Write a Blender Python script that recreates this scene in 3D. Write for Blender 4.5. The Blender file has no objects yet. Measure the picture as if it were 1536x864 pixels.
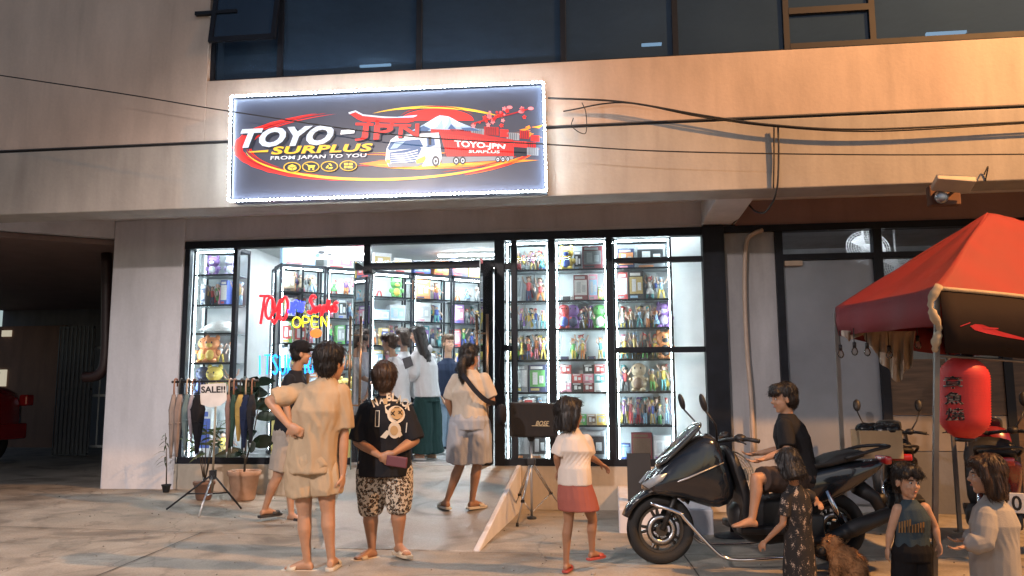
import bpy, bmesh, math, random
from mathutils import Vector, Matrix, Quaternion, noise
from mathutils.bvhtree import BVHTree
random.seed(7)
SC = bpy.context.scene
COL = SC.collection
PI = math.pi
# ---------------------------------------------------------------- camera
FPX = 1219.0
YAW, PIT, ROL = math.radians(7.0), math.radians(7.3), math.radians(-0.29)
CAM = Vector((0, -10.4, 1.35))
_F = Vector((-math.sin(YAW)*math.cos(PIT), math.cos(YAW)*math.cos(PIT), math.sin(PIT)))
_R0 = Vector((math.cos(YAW), math.sin(YAW), 0)); _U0 = _R0.cross(_F)
_R = _R0*math.cos(ROL) + _U0*math.sin(ROL); _U = _U0*math.cos(ROL) - _R0*math.sin(ROL)
cam = bpy.data.objects.new('camera', bpy.data.cameras.new('camera')); COL.objects.link(cam)
cam.matrix_world = Matrix(((_R.x,_U.x,-_F.x,CAM.x),(_R.y,_U.y,-_F.y,CAM.y),(_R.z,_U.z,-_F.z,CAM.z),(0,0,0,1)))
cam.data.sensor_width = 36; cam.data.lens = 36*FPX/1536; cam.data.clip_start = .05; cam.data.clip_end = 400
SC.camera = cam
# ---------------------------------------------------------------- night sky, exposure
world = bpy.data.worlds.new('World'); SC.world = world; world.use_nodes = True
wn = world.node_tree.nodes; wl = world.node_tree.links
bg = wn['Background']; sky = wn.new('ShaderNodeTexSky'); sky.sky_type = 'NISHITA'; sky.sun_disc = False
sky.sun_elevation = math.radians(35.0); sky.sun_rotation = math.radians(150); sky.air_density = 1.0
wl.new(sky.outputs[0], bg.inputs[0]); bg.inputs[1].default_value = 0.062
SC.view_settings.view_transform = 'Standard'; SC.view_settings.look = 'None'
SC.view_settings.exposure = 0.1; SC.view_settings.gamma = 1.0
SC.cycles.use_denoising = True; SC.cycles.use_adaptive_sampling = True; SC.cycles.adaptive_threshold = .025
try: SC.cycles.denoiser = 'OPENIMAGEDENOISE'
except Exception: pass
SC.cycles.max_bounces = 5; SC.cycles.transparent_max_bounces = 24; SC.cycles.glossy_bounces = 3
SC.cycles.diffuse_bounces = 3; SC.cycles.sample_clamp_indirect = 3.0; SC.cycles.caustics_reflective = False
SC.cycles.caustics_refractive = False; SC.cycles.blur_glossy = 1.0
LAMPS = [((8.5, -6.6, 9.6), 8200, (1.0, .46, .14), ((2.2, -3.3, 0.), 84)), ((-4.6, -12.6, 5.6), 3300, (1.0, .84, .78), ((-2.6, -2.2, .15), 58))]
E_LED, E_CEIL, E_SIGN, E_ART = 50.0, 170.0, 56.0, .56

# ---------------------------------------------------------------- pixel helpers: photograph pixel -> point of the place
def ray(x, y): return _F + _R*((x-768)/FPX) + _U*((432-y)/FPX)
def W(x, y, Y):
    d = ray(x, y); return CAM + d*((Y-CAM.y)/d.y)
def H(x, y, Z):
    d = ray(x, y); return CAM + d*((Z-CAM.z)/d.z)
def D(x, y, w): return CAM + ray(x, y)*w
RX0, RX1, RY = -3.42, -1.22, -3.3
FLOOR = .43
def rx0(y): return RX0 + .85*max(0., min(1., y/RY))
def gz(x, y):
    t = max(0., min(1., (y+3.6)/3.6)); t = t*t*(3-2*t)
    s = max(0., min(1., (x+5.6)/4.2))
    return t*(.10*(1-s) - .10*s)
def sz(x, y):
    z = gz(x, y)
    if rx0(y) < x < RX1 and RY < y < .2: z = max(z, FLOOR*(1 - min(0, y)/RY) - .004)
    if y >= 0: z = max(z, FLOOR if -5.7 < x < 1.2 else z)
    return z
def G(x, y):
    d = ray(x, y); t = 3.0
    while t < 25:
        p = CAM + d*t
        if p.z <= sz(p.x, p.y): return p
        t += .01
    return CAM + d*8

# ---------------------------------------------------------------- materials
MATS = {}
def mat(name, col, rough=.6, metal=0., var=.12, vs=6., bump=.0, bs=40., em=None, es=0., spec=.5, coat=0., stretch=None, trans=0., sss=0.):
    if name in MATS: return MATS[name]
    m = bpy.data.materials.new(name); m.use_nodes = True; MATS[name] = m
    n = m.node_tree.nodes; l = m.node_tree.links; b = n['Principled BSDF']
    b.inputs['Roughness'].default_value = rough; b.inputs['Metallic'].default_value = metal
    b.inputs['Specular IOR Level'].default_value = spec; b.inputs['Coat Weight'].default_value = coat
    if trans: b.inputs['Transmission Weight'].default_value = trans
    if sss:
        b.inputs['Subsurface Weight'].default_value = sss; b.inputs['Subsurface Radius'].default_value = (.02,.008,.004); b.inputs['Subsurface Scale'].default_value = .6
    tc = n.new('ShaderNodeTexCoord'); mp = n.new('ShaderNodeMapping'); l.new(tc.outputs['Object'], mp.inputs[0])
    if stretch: mp.inputs['Scale'].default_value = stretch
    nz = n.new('ShaderNodeTexNoise'); nz.inputs['Scale'].default_value = vs; nz.inputs['Detail'].default_value = 6
    l.new(mp.outputs[0], nz.inputs['Vector'])
    mr = n.new('ShaderNodeMapRange'); mr.inputs[1].default_value = .3; mr.inputs[2].default_value = .7
    mr.inputs[3].default_value = 1-var; mr.inputs[4].default_value = 1+var
    l.new(nz.outputs[0], mr.inputs[0])
    mx = n.new('ShaderNodeVectorMath'); mx.operation = 'SCALE'; mx.inputs[0].default_value = col[:3]
    l.new(mr.outputs[0], mx.inputs['Scale']); l.new(mx.outputs[0], b.inputs['Base Color'])
    r2 = n.new('ShaderNodeMapRange'); r2.inputs[3].default_value = max(.02, rough-.08); r2.inputs[4].default_value = min(1, rough+.08)
    l.new(nz.outputs[0], r2.inputs[0]); l.new(r2.outputs[0], b.inputs['Roughness'])
    if bump:
        n2 = n.new('ShaderNodeTexNoise'); n2.inputs['Scale'].default_value = bs; n2.inputs['Detail'].default_value = 4
        l.new(mp.outputs[0], n2.inputs['Vector'])
        bp = n.new('ShaderNodeBump'); bp.inputs['Strength'].default_value = bump; bp.inputs['Distance'].default_value = .01
        l.new(n2.outputs[0], bp.inputs['Height']); l.new(bp.outputs[0], b.inputs['Normal'])
    if em:
        b.inputs['Emission Color'].default_value = (*em, 1); b.inputs['Emission Strength'].default_value = es
    return m
def glass(name, tint=(.95,.98,1.), refl=1.0, rough=.0, dust_haze=.0, dust_haze_col=(.5,.55,.6)):
    if name in MATS: return MATS[name]
    m = bpy.data.materials.new(name); m.use_nodes = True; MATS[name] = m
    n = m.node_tree.nodes; l = m.node_tree.links; n.clear()
    o = n.new('ShaderNodeOutputMaterial'); t = n.new('ShaderNodeBsdfTransparent'); g = n.new('ShaderNodeBsdfGlossy')
    t.inputs[0].default_value = (*tint, 1); g.inputs['Roughness'].default_value = rough
    fr = n.new('ShaderNodeFresnel'); fr.inputs[0].default_value = 1.45
    mu = n.new('ShaderNodeMath'); mu.operation = 'MULTIPLY'; mu.inputs[1].default_value = refl; l.new(fr.outputs[0], mu.inputs[0])
    mx = n.new('ShaderNodeMixShader'); l.new(mu.outputs[0], mx.inputs[0]); l.new(t.outputs[0], mx.inputs[1]); l.new(g.outputs[0], mx.inputs[2])
    out = mx
    if dust_haze:
        d = n.new('ShaderNodeBsdfDiffuse'); d.inputs[0].default_value = (*dust_haze_col, 1)
        tc = n.new('ShaderNodeTexCoord'); nz = n.new('ShaderNodeTexNoise'); nz.inputs['Scale'].default_value = 1.3; nz.inputs['Detail'].default_value = 5
        l.new(tc.outputs['Object'], nz.inputs['Vector'])
        mr = n.new('ShaderNodeMapRange'); mr.inputs[1].default_value=.3; mr.inputs[2].default_value=.75; mr.inputs[3].default_value = dust_haze*.8; mr.inputs[4].default_value = dust_haze*1.2
        l.new(nz.outputs[0], mr.inputs[0])
        m2 = n.new('ShaderNodeMixShader'); l.new(mr.outputs[0], m2.inputs[0]); l.new(mx.outputs[0], m2.inputs[1]); l.new(d.outputs[0], m2.inputs[2]); out = m2
    l.new(out.outputs[0], o.inputs[0]); return m
def emis(name, col, s):
    if name in MATS: return MATS[name]
    m = bpy.data.materials.new(name); m.use_nodes = True; MATS[name] = m
    b = m.node_tree.nodes['Principled BSDF']; b.inputs['Base Color'].default_value = (*[.04 + .3*c*c for c in col], 1); b.inputs['Specular IOR Level'].default_value = .2
    b.inputs['Emission Color'].default_value = (*col, 1); b.inputs['Emission Strength'].default_value = s
    return m
def concrete(name, c1, c2, scale=1., crack=True, rough=.75, warm=None):
    m = bpy.data.materials.new(name); m.use_nodes = True; MATS[name] = m
    n = m.node_tree.nodes; l = m.node_tree.links; b = n['Principled BSDF']
    tc = n.new('ShaderNodeTexCoord')
    def nz(s, d=8, dist=0.):
        t = n.new('ShaderNodeTexNoise'); t.inputs['Scale'].default_value = s; t.inputs['Detail'].default_value = d; t.inputs['Distortion'].default_value = dist
        l.new(tc.outputs['Object'], t.inputs['Vector']); return t
    a, bb, c = nz(.55*scale, 6, .8), nz(3.2*scale, 8, .3), nz(60*scale, 4)
    rp = n.new('ShaderNodeValToRGB'); rp.color_ramp.elements[0].position = .33; rp.color_ramp.elements[1].position = .68
    rp.color_ramp.elements[0].color = (*c1, 1); rp.color_ramp.elements[1].color = (*c2, 1)
    md = n.new('ShaderNodeMix'); md.data_type = 'FLOAT'; md.inputs[0].default_value = .45; l.new(a.outputs[0], md.inputs[2]); l.new(bb.outputs[0], md.inputs[3])
    l.new(md.outputs[0], rp.inputs[0])
    # dark oily stains of their own shape
    st = nz(1.1*scale, 5, 1.5); mr = n.new('ShaderNodeMapRange'); mr.inputs[1].default_value = .50; mr.inputs[2].default_value = .70; mr.inputs[3].default_value = 1.; mr.inputs[4].default_value = .5
    l.new(st.outputs[0], mr.inputs[0])
    sp = n.new('ShaderNodeMapRange'); sp.inputs[1].default_value=.3; sp.inputs[2].default_value=.7; sp.inputs[3].default_value=.85; sp.inputs[4].default_value=1.12; l.new(c.outputs[0], sp.inputs[0])
    k = n.new('ShaderNodeMath'); k.operation = 'MULTIPLY'; l.new(mr.outputs[0], k.inputs[0]); l.new(sp.outputs[0], k.inputs[1])
    vm = n.new('ShaderNodeVectorMath'); vm.operation = 'SCALE'; l.new(rp.outputs[0], vm.inputs[0]); l.new(k.outputs[0], vm.inputs['Scale'])
    last = vm
    hsum = n.new('ShaderNodeMath'); hsum.operation = 'ADD'; l.new(bb.outputs[0], hsum.inputs[0])
    cc = n.new('ShaderNodeMath'); cc.operation = 'MULTIPLY'; cc.inputs[1].default_value = .35; l.new(c.outputs[0], cc.inputs[0]); l.new(cc.outputs[0], hsum.inputs[1])
    h = hsum
    if crack:
        vo = n.new('ShaderNodeTexVoronoi'); vo.feature = 'DISTANCE_TO_EDGE'; vo.inputs['Scale'].default_value = .38*scale
        wv = n.new('ShaderNodeVectorMath'); wv.operation = 'ADD'; off = nz(1.7, 6)
        sc = n.new('ShaderNodeVectorMath'); sc.operation = 'SCALE'; sc.inputs['Scale'].default_value = .55; l.new(off.outputs[1], sc.inputs[0])
        l.new(tc.outputs['Object'], wv.inputs[0]); l.new(sc.outputs[0], wv.inputs[1]); l.new(wv.outputs[0], vo.inputs['Vector'])
        cr = n.new('ShaderNodeMapRange'); cr.inputs[1].default_value = .0; cr.inputs[2].default_value = .006; cr.inputs[3].default_value = .72; cr.inputs[4].default_value = 1.; l.new(vo.outputs['Distance'], cr.inputs[0])
        v2 = n.new('ShaderNodeVectorMath'); v2.operation = 'SCALE'; l.new(vm.outputs[0], v2.inputs[0]); l.new(cr.outputs[0], v2.inputs['Scale']); last = v2
    l.new(last.outputs[0], b.inputs['Base Color'])
    rr = n.new('ShaderNodeMapRange'); rr.inputs[1].default_value=.3; rr.inputs[2].default_value=.7; rr.inputs[3].default_value = rough-.18; rr.inputs[4].default_value = rough+.15; l.new(bb.outputs[0], rr.inputs[0]); l.new(rr.outputs[0], b.inputs['Roughness'])
    bp = n.new('ShaderNodeBump'); bp.inputs['Strength'].default_value = .5; bp.inputs['Distance'].default_value = .012; l.new(h.outputs[0], bp.inputs['Height']); l.new(bp.outputs[0], b.inputs['Normal'])
    return m
def plaster(name, col, stain=.25, bump=.25, streak=True):
    m = bpy.data.materials.new(name); m.use_nodes = True; MATS[name] = m
    n = m.node_tree.nodes; l = m.node_tree.links; b = n['Principled BSDF']; b.inputs['Roughness'].default_value = .72
    tc = n.new('ShaderNodeTexCoord'); mp = n.new('ShaderNodeMapping'); mp.inputs['Scale'].default_value = (1.2, 1.2, .35 if streak else 1.2); l.new(tc.outputs['Object'], mp.inputs[0])
    a = n.new('ShaderNodeTexNoise'); a.inputs['Scale'].default_value = 1.6; a.inputs['Detail'].default_value = 9; a.inputs['Roughness'].default_value = .62; l.new(mp.outputs[0], a.inputs['Vector'])
    f = n.new('ShaderNodeTexNoise'); f.inputs['Scale'].default_value = 28; f.inputs['Detail'].default_value = 5; l.new(tc.outputs['Object'], f.inputs['Vector'])
    mr = n.new('ShaderNodeMapRange'); mr.inputs[1].default_value = .32; mr.inputs[2].default_value = .7; mr.inputs[3].default_value = 1+stain*.25; mr.inputs[4].default_value = 1-stain; l.new(a.outputs[0], mr.inputs[0])
    m2 = n.new('ShaderNodeMapRange'); m2.inputs[3].default_value = .94; m2.inputs[4].default_value = 1.06; l.new(f.outputs[0], m2.inputs[0])
    mp2 = n.new('ShaderNodeMapping'); mp2.inputs['Scale'].default_value = (3.2, 3.2, .22); l.new(tc.outputs['Object'], mp2.inputs[0])
    sk = n.new('ShaderNodeTexNoise'); sk.inputs['Scale'].default_value = 1.7; sk.inputs['Detail'].default_value = 7; sk.inputs['Distortion'].default_value = .4; l.new(mp2.outputs[0], sk.inputs['Vector'])
    m3 = n.new('ShaderNodeMapRange'); m3.inputs[1].default_value = .52; m3.inputs[2].default_value = .78; m3.inputs[3].default_value = 1.; m3.inputs[4].default_value = 1-stain*.55 if streak else 1.; l.new(sk.outputs[0], m3.inputs[0])
    k0 = n.new('ShaderNodeMath'); k0.operation = 'MULTIPLY'; l.new(mr.outputs[0], k0.inputs[0]); l.new(m3.outputs[0], k0.inputs[1])
    k = n.new('ShaderNodeMath'); k.operation = 'MULTIPLY'; l.new(k0.outputs[0], k.inputs[0]); l.new(m2.outputs[0], k.inputs[1])
    v = n.new('ShaderNodeVectorMath'); v.operation = 'SCALE'; v.inputs[0].default_value = col; l.new(k.outputs[0], v.inputs['Scale']); l.new(v.outputs[0], b.inputs['Base Color'])
    bp = n.new('ShaderNodeBump'); bp.inputs['Strength'].default_value = bump; bp.inputs['Distance'].default_value = .006
    big = n.new('ShaderNodeTexNoise'); big.inputs['Scale'].default_value = 5; big.inputs['Detail'].default_value = 3; l.new(tc.outputs['Object'], big.inputs['Vector'])
    ad = n.new('ShaderNodeMath'); ad.operation = 'MULTIPLY_ADD'; ad.inputs[1].default_value = 1.5; l.new(big.outputs[0], ad.inputs[0]); l.new(f.outputs[0], ad.inputs[2])
    l.new(ad.outputs[0], bp.inputs['Height']); l.new(bp.outputs[0], b.inputs['Normal'])
    return m

# ---------------------------------------------------------------- mesh builder
ORG = {}
class MB:
    def __init__(s): s.v = []; s.f = []; s.m = []; s.mi = 0; s.sm = []; s.smooth = False
    def add(s, vs, fs):
        o = len(s.v); s.v += [Vector(v) for v in vs]
        for f in fs: s.f.append([i+o for i in f]); s.m.append(s.mi); s.sm.append(s.smooth)
        return s
    def box(s, a, b, M=None):
        x0,y0,z0 = a; x1,y1,z1 = b
        vs = [Vector(p) for p in ((x0,y0,z0),(x1,y0,z0),(x1,y1,z0),(x0,y1,z0),(x0,y0,z1),(x1,y0,z1),(x1,y1,z1),(x0,y1,z1))]
        if M: vs = [M @ v for v in vs]
        return s.add(vs, [(3,2,1,0),(4,5,6,7),(0,1,5,4),(1,2,6,5),(2,3,7,6),(3,0,4,7)])
    def rbox(s, a, b, r=.01, M=None, seg=2):   # bevelled box
        bm = bmesh.new(); bmesh.ops.create_cube(bm, size=1)
        for v in bm.verts: v.co = Vector([(a[i]+b[i])/2 + v.co[i]*(b[i]-a[i]) for i in range(3)])
        bmesh.ops.bevel(bm, geom=bm.edges[:], offset=r, segments=seg, affect='EDGES', profile=.5)
        if M: bm.transform(M)
        bm.verts.index_update(); s.add([v.co.copy() for v in bm.verts], [[v.index for v in f.verts] for f in bm.faces]); bm.free(); return s
    def loft(s, rings, cap=True):      # rings: lists of equal length
        n = len(rings[0]); vs = [p for r in rings for p in r]; fs = []
        for i in range(len(rings)-1):
            for j in range(n): k = (j+1) % n; fs.append((i*n+j, i*n+k, (i+1)*n+k, (i+1)*n+j))
        if cap: fs.append(list(range(n))[::-1]); fs.append([(len(rings)-1)*n+j for j in range(n)])
        return s.add(vs, fs)
    def tube(s, pts, r, n=8, cap=True):
        pts = [Vector(p) for p in pts]; rs = r if isinstance(r, (list, tuple)) else [r]*len(pts); rings = []; up = None
        for i, p in enumerate(pts):
            d = (pts[min(i+1, len(pts)-1)] - pts[max(i-1, 0)]).normalized()
            if up is None:
                up = Vector((0,0,1)) if abs(d.z) < .9 else Vector((0,1,0))
            a = d.cross(up)
            if a.length < 1e-5: a = d.orthogonal()
            a.normalize(); bv = a.cross(d).normalized(); up = bv
            rings.append([p + (a*math.cos(2*PI*j/n) + bv*math.sin(2*PI*j/n))*rs[i] for j in range(n)])
        return s.loft(rings, cap)
    def cyl(s, p0, p1, r0, r1=None, n=12): return s.tube([p0, p1], [r0, r0 if r1 is None else r1], n)
    def lathe(s, prof, c=(0,0,0), n=20, M=None):
        c = Vector(c); rings = [[Vector((r*math.cos(2*PI*j/n), r*math.sin(2*PI*j/n), z)) for j in range(n)] for r, z in prof]
        rings = [[(M @ p if M else p) + c for p in rg] for rg in rings]
        return s.loft(rings)
    def ell(s, c, r, M=None, n=14, m=9):
        c = Vector(c); rings = []
        for i in range(m+1):
            t = PI*(.02 + .96*i/m); rg = []
            for j in range(n):
                p = Vector((r[0]*math.sin(t)*math.cos(2*PI*j/n), r[1]*math.sin(t)*math.sin(2*PI*j/n), -r[2]*math.cos(t)))
                rg.append((M @ p if M else p) + c)
            rings.append(rg)
        return s.loft(rings)
    def torus(s, c, R, r, M=None, n=28, m=8, sy=1.):   # axis local y
        c = Vector(c); vs = []; fs = []
        for i in range(n):
            a = 2*PI*i/n
            for j in range(m):
                b = 2*PI*j/m; q = R + r*math.cos(b)
                p = Vector((q*math.cos(a), r*sy*math.sin(b), q*math.sin(a))); vs.append((M @ p if M else p) + c)
        for i in range(n):
            for j in range(m): fs.append((i*m+j, i*m+(j+1)%m, ((i+1)%n)*m+(j+1)%m, ((i+1)%n)*m+j))
        return s.add(vs, fs)
    def prism(s, pts, ext):           # planar polygon extruded by vector
        ext = Vector(ext); n = len(pts); vs = [Vector(p) for p in pts] + [Vector(p)+ext for p in pts]
        return s.add(vs, [list(range(n))[::-1], list(range(n, 2*n))] + [(i, (i+1)%n, n+(i+1)%n, n+i) for i in range(n)])
    def sheet(s, grid):               # rows of points
        n = len(grid[0]); return s.add([p for r in grid for p in r], [(i*n+j, i*n+j+1, (i+1)*n+j+1, (i+1)*n+j) for i in range(len(grid)-1) for j in range(n-1)])
    def mesh(s, name, off):
        me = bpy.data.meshes.new(name); me.from_pydata([v-off for v in s.v], [], s.f)
        me.polygons.foreach_set('material_index', s.m); me.polygons.foreach_set('use_smooth', s.sm); me.update(); return me
    def build(s, name, mats, parent=None, origin=None, smooth=None, sub=0, bevel=0):
        if parent is not None: off = ORG[parent]
        elif origin is not None: off = Vector(origin)
        else:
            off = Vector((sum(v.x for v in s.v)/len(s.v), sum(v.y for v in s.v)/len(s.v), min(v.z for v in s.v)))
        if smooth is not None: s.sm = [smooth]*len(s.f)
        me = s.mesh(name, off)
        bm = bmesh.new(); bm.from_mesh(me); bmesh.ops.recalc_face_normals(bm, faces=bm.faces); bm.to_mesh(me); bm.free()
        for m in (mats if isinstance(mats, (list, tuple)) else [mats]): me.materials.append(m)
        o = bpy.data.objects.new(name, me); COL.objects.link(o); ORG[o] = off
        if parent is not None: o.parent = parent
        else: o.location = off
        if bevel:
            b = o.modifiers.new('bevel', 'BEVEL'); b.width = bevel; b.segments = 2; b.limit_method = 'ANGLE'; b.angle_limit = .6
        if sub:
            q = o.modifiers.new('subdivision', 'SUBSURF'); q.levels = sub; q.render_levels = sub
        return o
def thing(name, label, cat, loc, group=None):
    o = bpy.data.objects.new(name, None); COL.objects.link(o); o.location = loc; o.empty_display_size = .1; ORG[o] = Vector(loc)
    return tag(o, label, cat, group)
def tag(o, label=None, cat=None, group=None, kind=None):
    if label: o['label'] = label
    if cat: o['category'] = cat
    if group: o['group'] = group
    if kind: o['kind'] = kind
    return o
def bx(name, a, b, m, parent=None, bevel=0, **k): return MB().box(a, b).build(name, m, parent, bevel=bevel, **k)
def bez(pts, n=8):     # catmull-rom
    P = [Vector(p) for p in pts]; P = [P[0]*2-P[1]] + P + [P[-1]*2-P[-2]]; out = []
    for i in range(1, len(P)-2):
        for k in range(n):
            t = k/n; a,b,c,d = P[i-1],P[i],P[i+1],P[i+2]
            out.append(.5*((2*b) + (c-a)*t + (2*a-5*b+4*c-d)*t*t + (3*b-a-3*c+d)*t**3))
    return out + [P[-2]]
def sag(a, b, s, n=14):
    a, b = Vector(a), Vector(b); return [a.lerp(b, i/n) - Vector((0,0,s*4*(i/n)*(1-i/n))) for i in range(n+1)]
def copy_tree(o, parent=None):
    c = o.copy(); COL.objects.link(c); ORG[c] = ORG[o]
    if parent is not None: c.parent = parent
    for ch in list(o.children): copy_tree(ch, c)
    return c
# text as filled mesh: returns verts (2d, normalised to its own box 0..1) and faces
def text_mesh(body, bold=.0, shear=0., space=1.):
    cu = bpy.data.curves.new('txt', 'FONT'); cu.body = body; cu.offset = bold; cu.shear = shear; cu.space_character = space; cu.resolution_u = 3
    o = bpy.data.objects.new('txt', cu); COL.objects.link(o); bpy.context.view_layer.update()
    me = o.evaluated_get(bpy.context.evaluated_depsgraph_get()).to_mesh()
    vs = [v.co.copy() for v in me.vertices]; fs = [list(p.vertices) for p in me.polygons]
    bpy.data.objects.remove(o); bpy.data.curves.remove(cu)
    if not vs: return [], [], 1.
    x0 = min(v.x for v in vs); x1 = max(v.x for v in vs); y0 = min(v.y for v in vs); y1 = max(v.y for v in vs)
    return [((v.x-x0)/(x1-x0), (v.y-y0)/(y1-y0)) for v in vs], fs, (x1-x0)/(y1-y0)
def bil(c, u, v):       # c = TL, TR, BR, BL ; v up
    tl, tr, br, bl = [Vector(p) for p in c]; return bl.lerp(br, u).lerp(tl.lerp(tr, u), v)
def text_on(name, body, corners, m, parent, bold=.0, shear=0., space=1., lift=None, cen=None):
    vs, fs, asp = text_mesh(body, bold, shear, space); b = MB()
    b.add([bil(corners, *v) + (lift or Vector((0,0,0))) for v in vs], fs)
    return b.build(name, m, parent)
# ================================================================ materials used in several places
M_CONC = concrete('driveway_concrete', (.19,.168,.138), (.43,.385,.32))
M_RAMP = concrete('ramp_concrete', (.20,.185,.165), (.34,.32,.29), 1.3, crack=False, rough=.5)
M_UP = plaster('peach_wall_paint', (.55,.44,.37), .24)
M_FAS = plaster('taupe_wall_paint', (.42,.385,.345), .28)
M_PIL = plaster('white_wall_paint', (.70,.69,.72), .2)
M_SOF = plaster('soffit_paint', (.70,.69,.71), .18, streak=False)
M_MAR = plaster('maroon_light_tint', (.34,.22,.20), .15)  # maroon is orange lamp light in shade, put into the beam colour
M_BASE = plaster('base_wall_plaster', (.50,.44,.36), .3)
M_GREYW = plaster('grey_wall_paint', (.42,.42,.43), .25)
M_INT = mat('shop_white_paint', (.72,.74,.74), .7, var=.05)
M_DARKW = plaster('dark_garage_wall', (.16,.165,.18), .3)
M_BLK = mat('black_frame_paint', (.009,.011,.017), .5, var=.3, bump=.08, bs=80, spec=.25)
M_BLKP = mat('black_plastic', (.012,.012,.014), .5, var=.25, bump=.1, bs=120)
M_STEEL = mat('brushed_steel', (.55,.56,.58), .28, 1., var=.1)
M_ALU = mat('dull_aluminium', (.50,.51,.53), .4, .9, var=.1)
M_CHROME = mat('chrome', (.7,.7,.72), .12, 1., var=.05)
M_LED = emis('cabinet_led_white', (.82,.95,1.), E_LED)
M_CEIL = emis('ceiling_tube_white', (.88,.96,1.), E_CEIL)
M_SLED = emis('sign_led_white', (.82,.93,1.), E_SIGN)
M_GL = glass('storefront_glass', (.93,.97,.98), 1.0, dust_haze=.015)
M_GLC = glass('cabinet_glass', (.96,.99,.99), .8)
M_GLUP = glass('blue_hazed_glass', (.16,.22,.30), 1.3, dust_haze=.34, dust_haze_col=(.06,.11,.19))  # bluish scatter colour stands in for the hazy glow of the sign
M_FILM = glass('frosted_film_glass', (.42,.45,.49), 1.5, rough=.25, dust_haze=.5, dust_haze_col=(.42,.44,.48))
M_GLT = glass('grimy_transom_glass', (.6,.62,.64), 1.2, rough=.05, dust_haze=.22, dust_haze_col=(.30,.30,.31))
M_CABLE = mat('black_cable', (.02,.02,.022), .6)
M_WHITEP = mat('white_plastic', (.75,.75,.74), .4, var=.05)
M_WOOD = mat('brown_wood', (.10,.06,.035), .5, var=.35, vs=3, stretch=(1,1,9), bump=.2, bs=30)

# ================================================================ ground
def axis(a, b, fa, fb, n0, n1):
    r = [a + (fa-a)*(i/n0)**1 for i in range(n0)]; r += [fa + (fb-fa)*i/n1 for i in range(n1)]; r += [fb + (b-fb)*i/n0 for i in range(n0+1)]; return r
xs = axis(-60, 60, -9, 7, 12, 64); ys = axis(-60, 60, -7, 1.5, 12, 48)
b = MB(); b.sheet([[Vector((x, y, gz(x, y) + .006*noise.noise(Vector((x*1.1, y*1.1, 0))))) for x in xs] for y in ys])
tag(b.build('driveway', M_CONC, origin=(0,0,0), smooth=True), kind='structure')
DRV = [o for o in bpy.data.objects if o.name == 'driveway'][0]
M_JOINT = mat('joint_filler', (.055,.048,.042), .9, bump=.5, bs=40)
for (xa, ya, xb, yb) in ((-9,-2.55,-2.6,-2.75),(-1.15,-3.4,7,-3.05),(-4.0,-2.68,-3.6,-7.5),(.55,-3.3,.8,-7.5),(-9,-5.35,7,-5.2)):
    n_ = 40; L_ = Vector((xb-xa, yb-ya, 0)); pv = Vector((-L_.y, L_.x, 0)).normalized()*.006; g_ = []
    for i in range(n_+1):
        p_ = Vector((xa, ya, 0)) + L_*(i/n_); p_ += pv*2.0*noise.noise(p_*2.2); p_.z = gz(p_.x, p_.y) + .010; q_ = pv*(1+.6*noise.noise(p_*5)); g_.append([p_-q_, p_+q_])
    MB().sheet(g_).build('expansion_joint', M_JOINT, DRV)
rg = random.Random(11); b = MB()
for _ in range(420):
    x, y = rg.uniform(-7,3.2), rg.uniform(-6.2,-.2)
    if rx0(y)-.1 < x < RX1+.1 and y > RY: continue
    r_ = rg.uniform(.003,.010)*(1 if rg.random() < .92 else 2.0); z = gz(x, y)+.004; b.ell((x,y,z+r_*.3), (r_, r_*rg.uniform(.6,1.), r_*.6), None, 6, 4)
tag(b.build('grit', mat('grit_stone', (.24,.21,.18), .9, var=.4, vs=1.5)), 'loose grit and small stones scattered on the concrete', 'grit', kind='stuff')
# ramp up to the shop door: top, a pale edge on each side
b = MB(); n = 24; rows = []
for i in range(n+1):
    y = RY + (-.05-RY)*i/n; z = FLOOR*(1 - y/RY)
    rows.append([Vector((rx0(y)+(RX1-rx0(y))*j/12, y, z + .004*noise.noise(Vector((RX0+j*.2, y*1.4, 3))) + .004)) for j in range(13)])
b.sheet(rows)
g = rows[0]; b.add([p for p in g] + [Vector((p.x, p.y-.05, gz(p.x,p.y)-.05)) for p in g], [(i, i+1, 14+i, 13+i) for i in range(12)])
b.mi = 1
for k in (0, 12):
    e = [r[k] for r in rows]; b.add(e + [Vector((p.x, p.y, -.2)) for p in e], [(i, i+1, n+2+i, n+1+i) for i in range(n)])
rp = tag(b.build('ramp', [M_RAMP, M_PIL], origin=(RX0,RY,0)), kind='structure')
E1 = MB(); y0 = RY+.02
E1.add([(RX1, -.06, FLOOR+.012), (RX1+.055, -.06, FLOOR+.012), (RX1+.055, y0, .012), (RX1, y0, .012), (RX1, -.06, -.15), (RX1+.055, -.06, -.15), (RX1+.055, y0, -.05), (RX1, y0, -.05)],
       [(0,1,2,3),(7,6,5,4),(1,5,6,2),(0,3,7,4),(0,4,5,1),(3,2,6,7)])
E1.build('ramp_edge', M_PIL, rp, bevel=.01)

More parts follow.
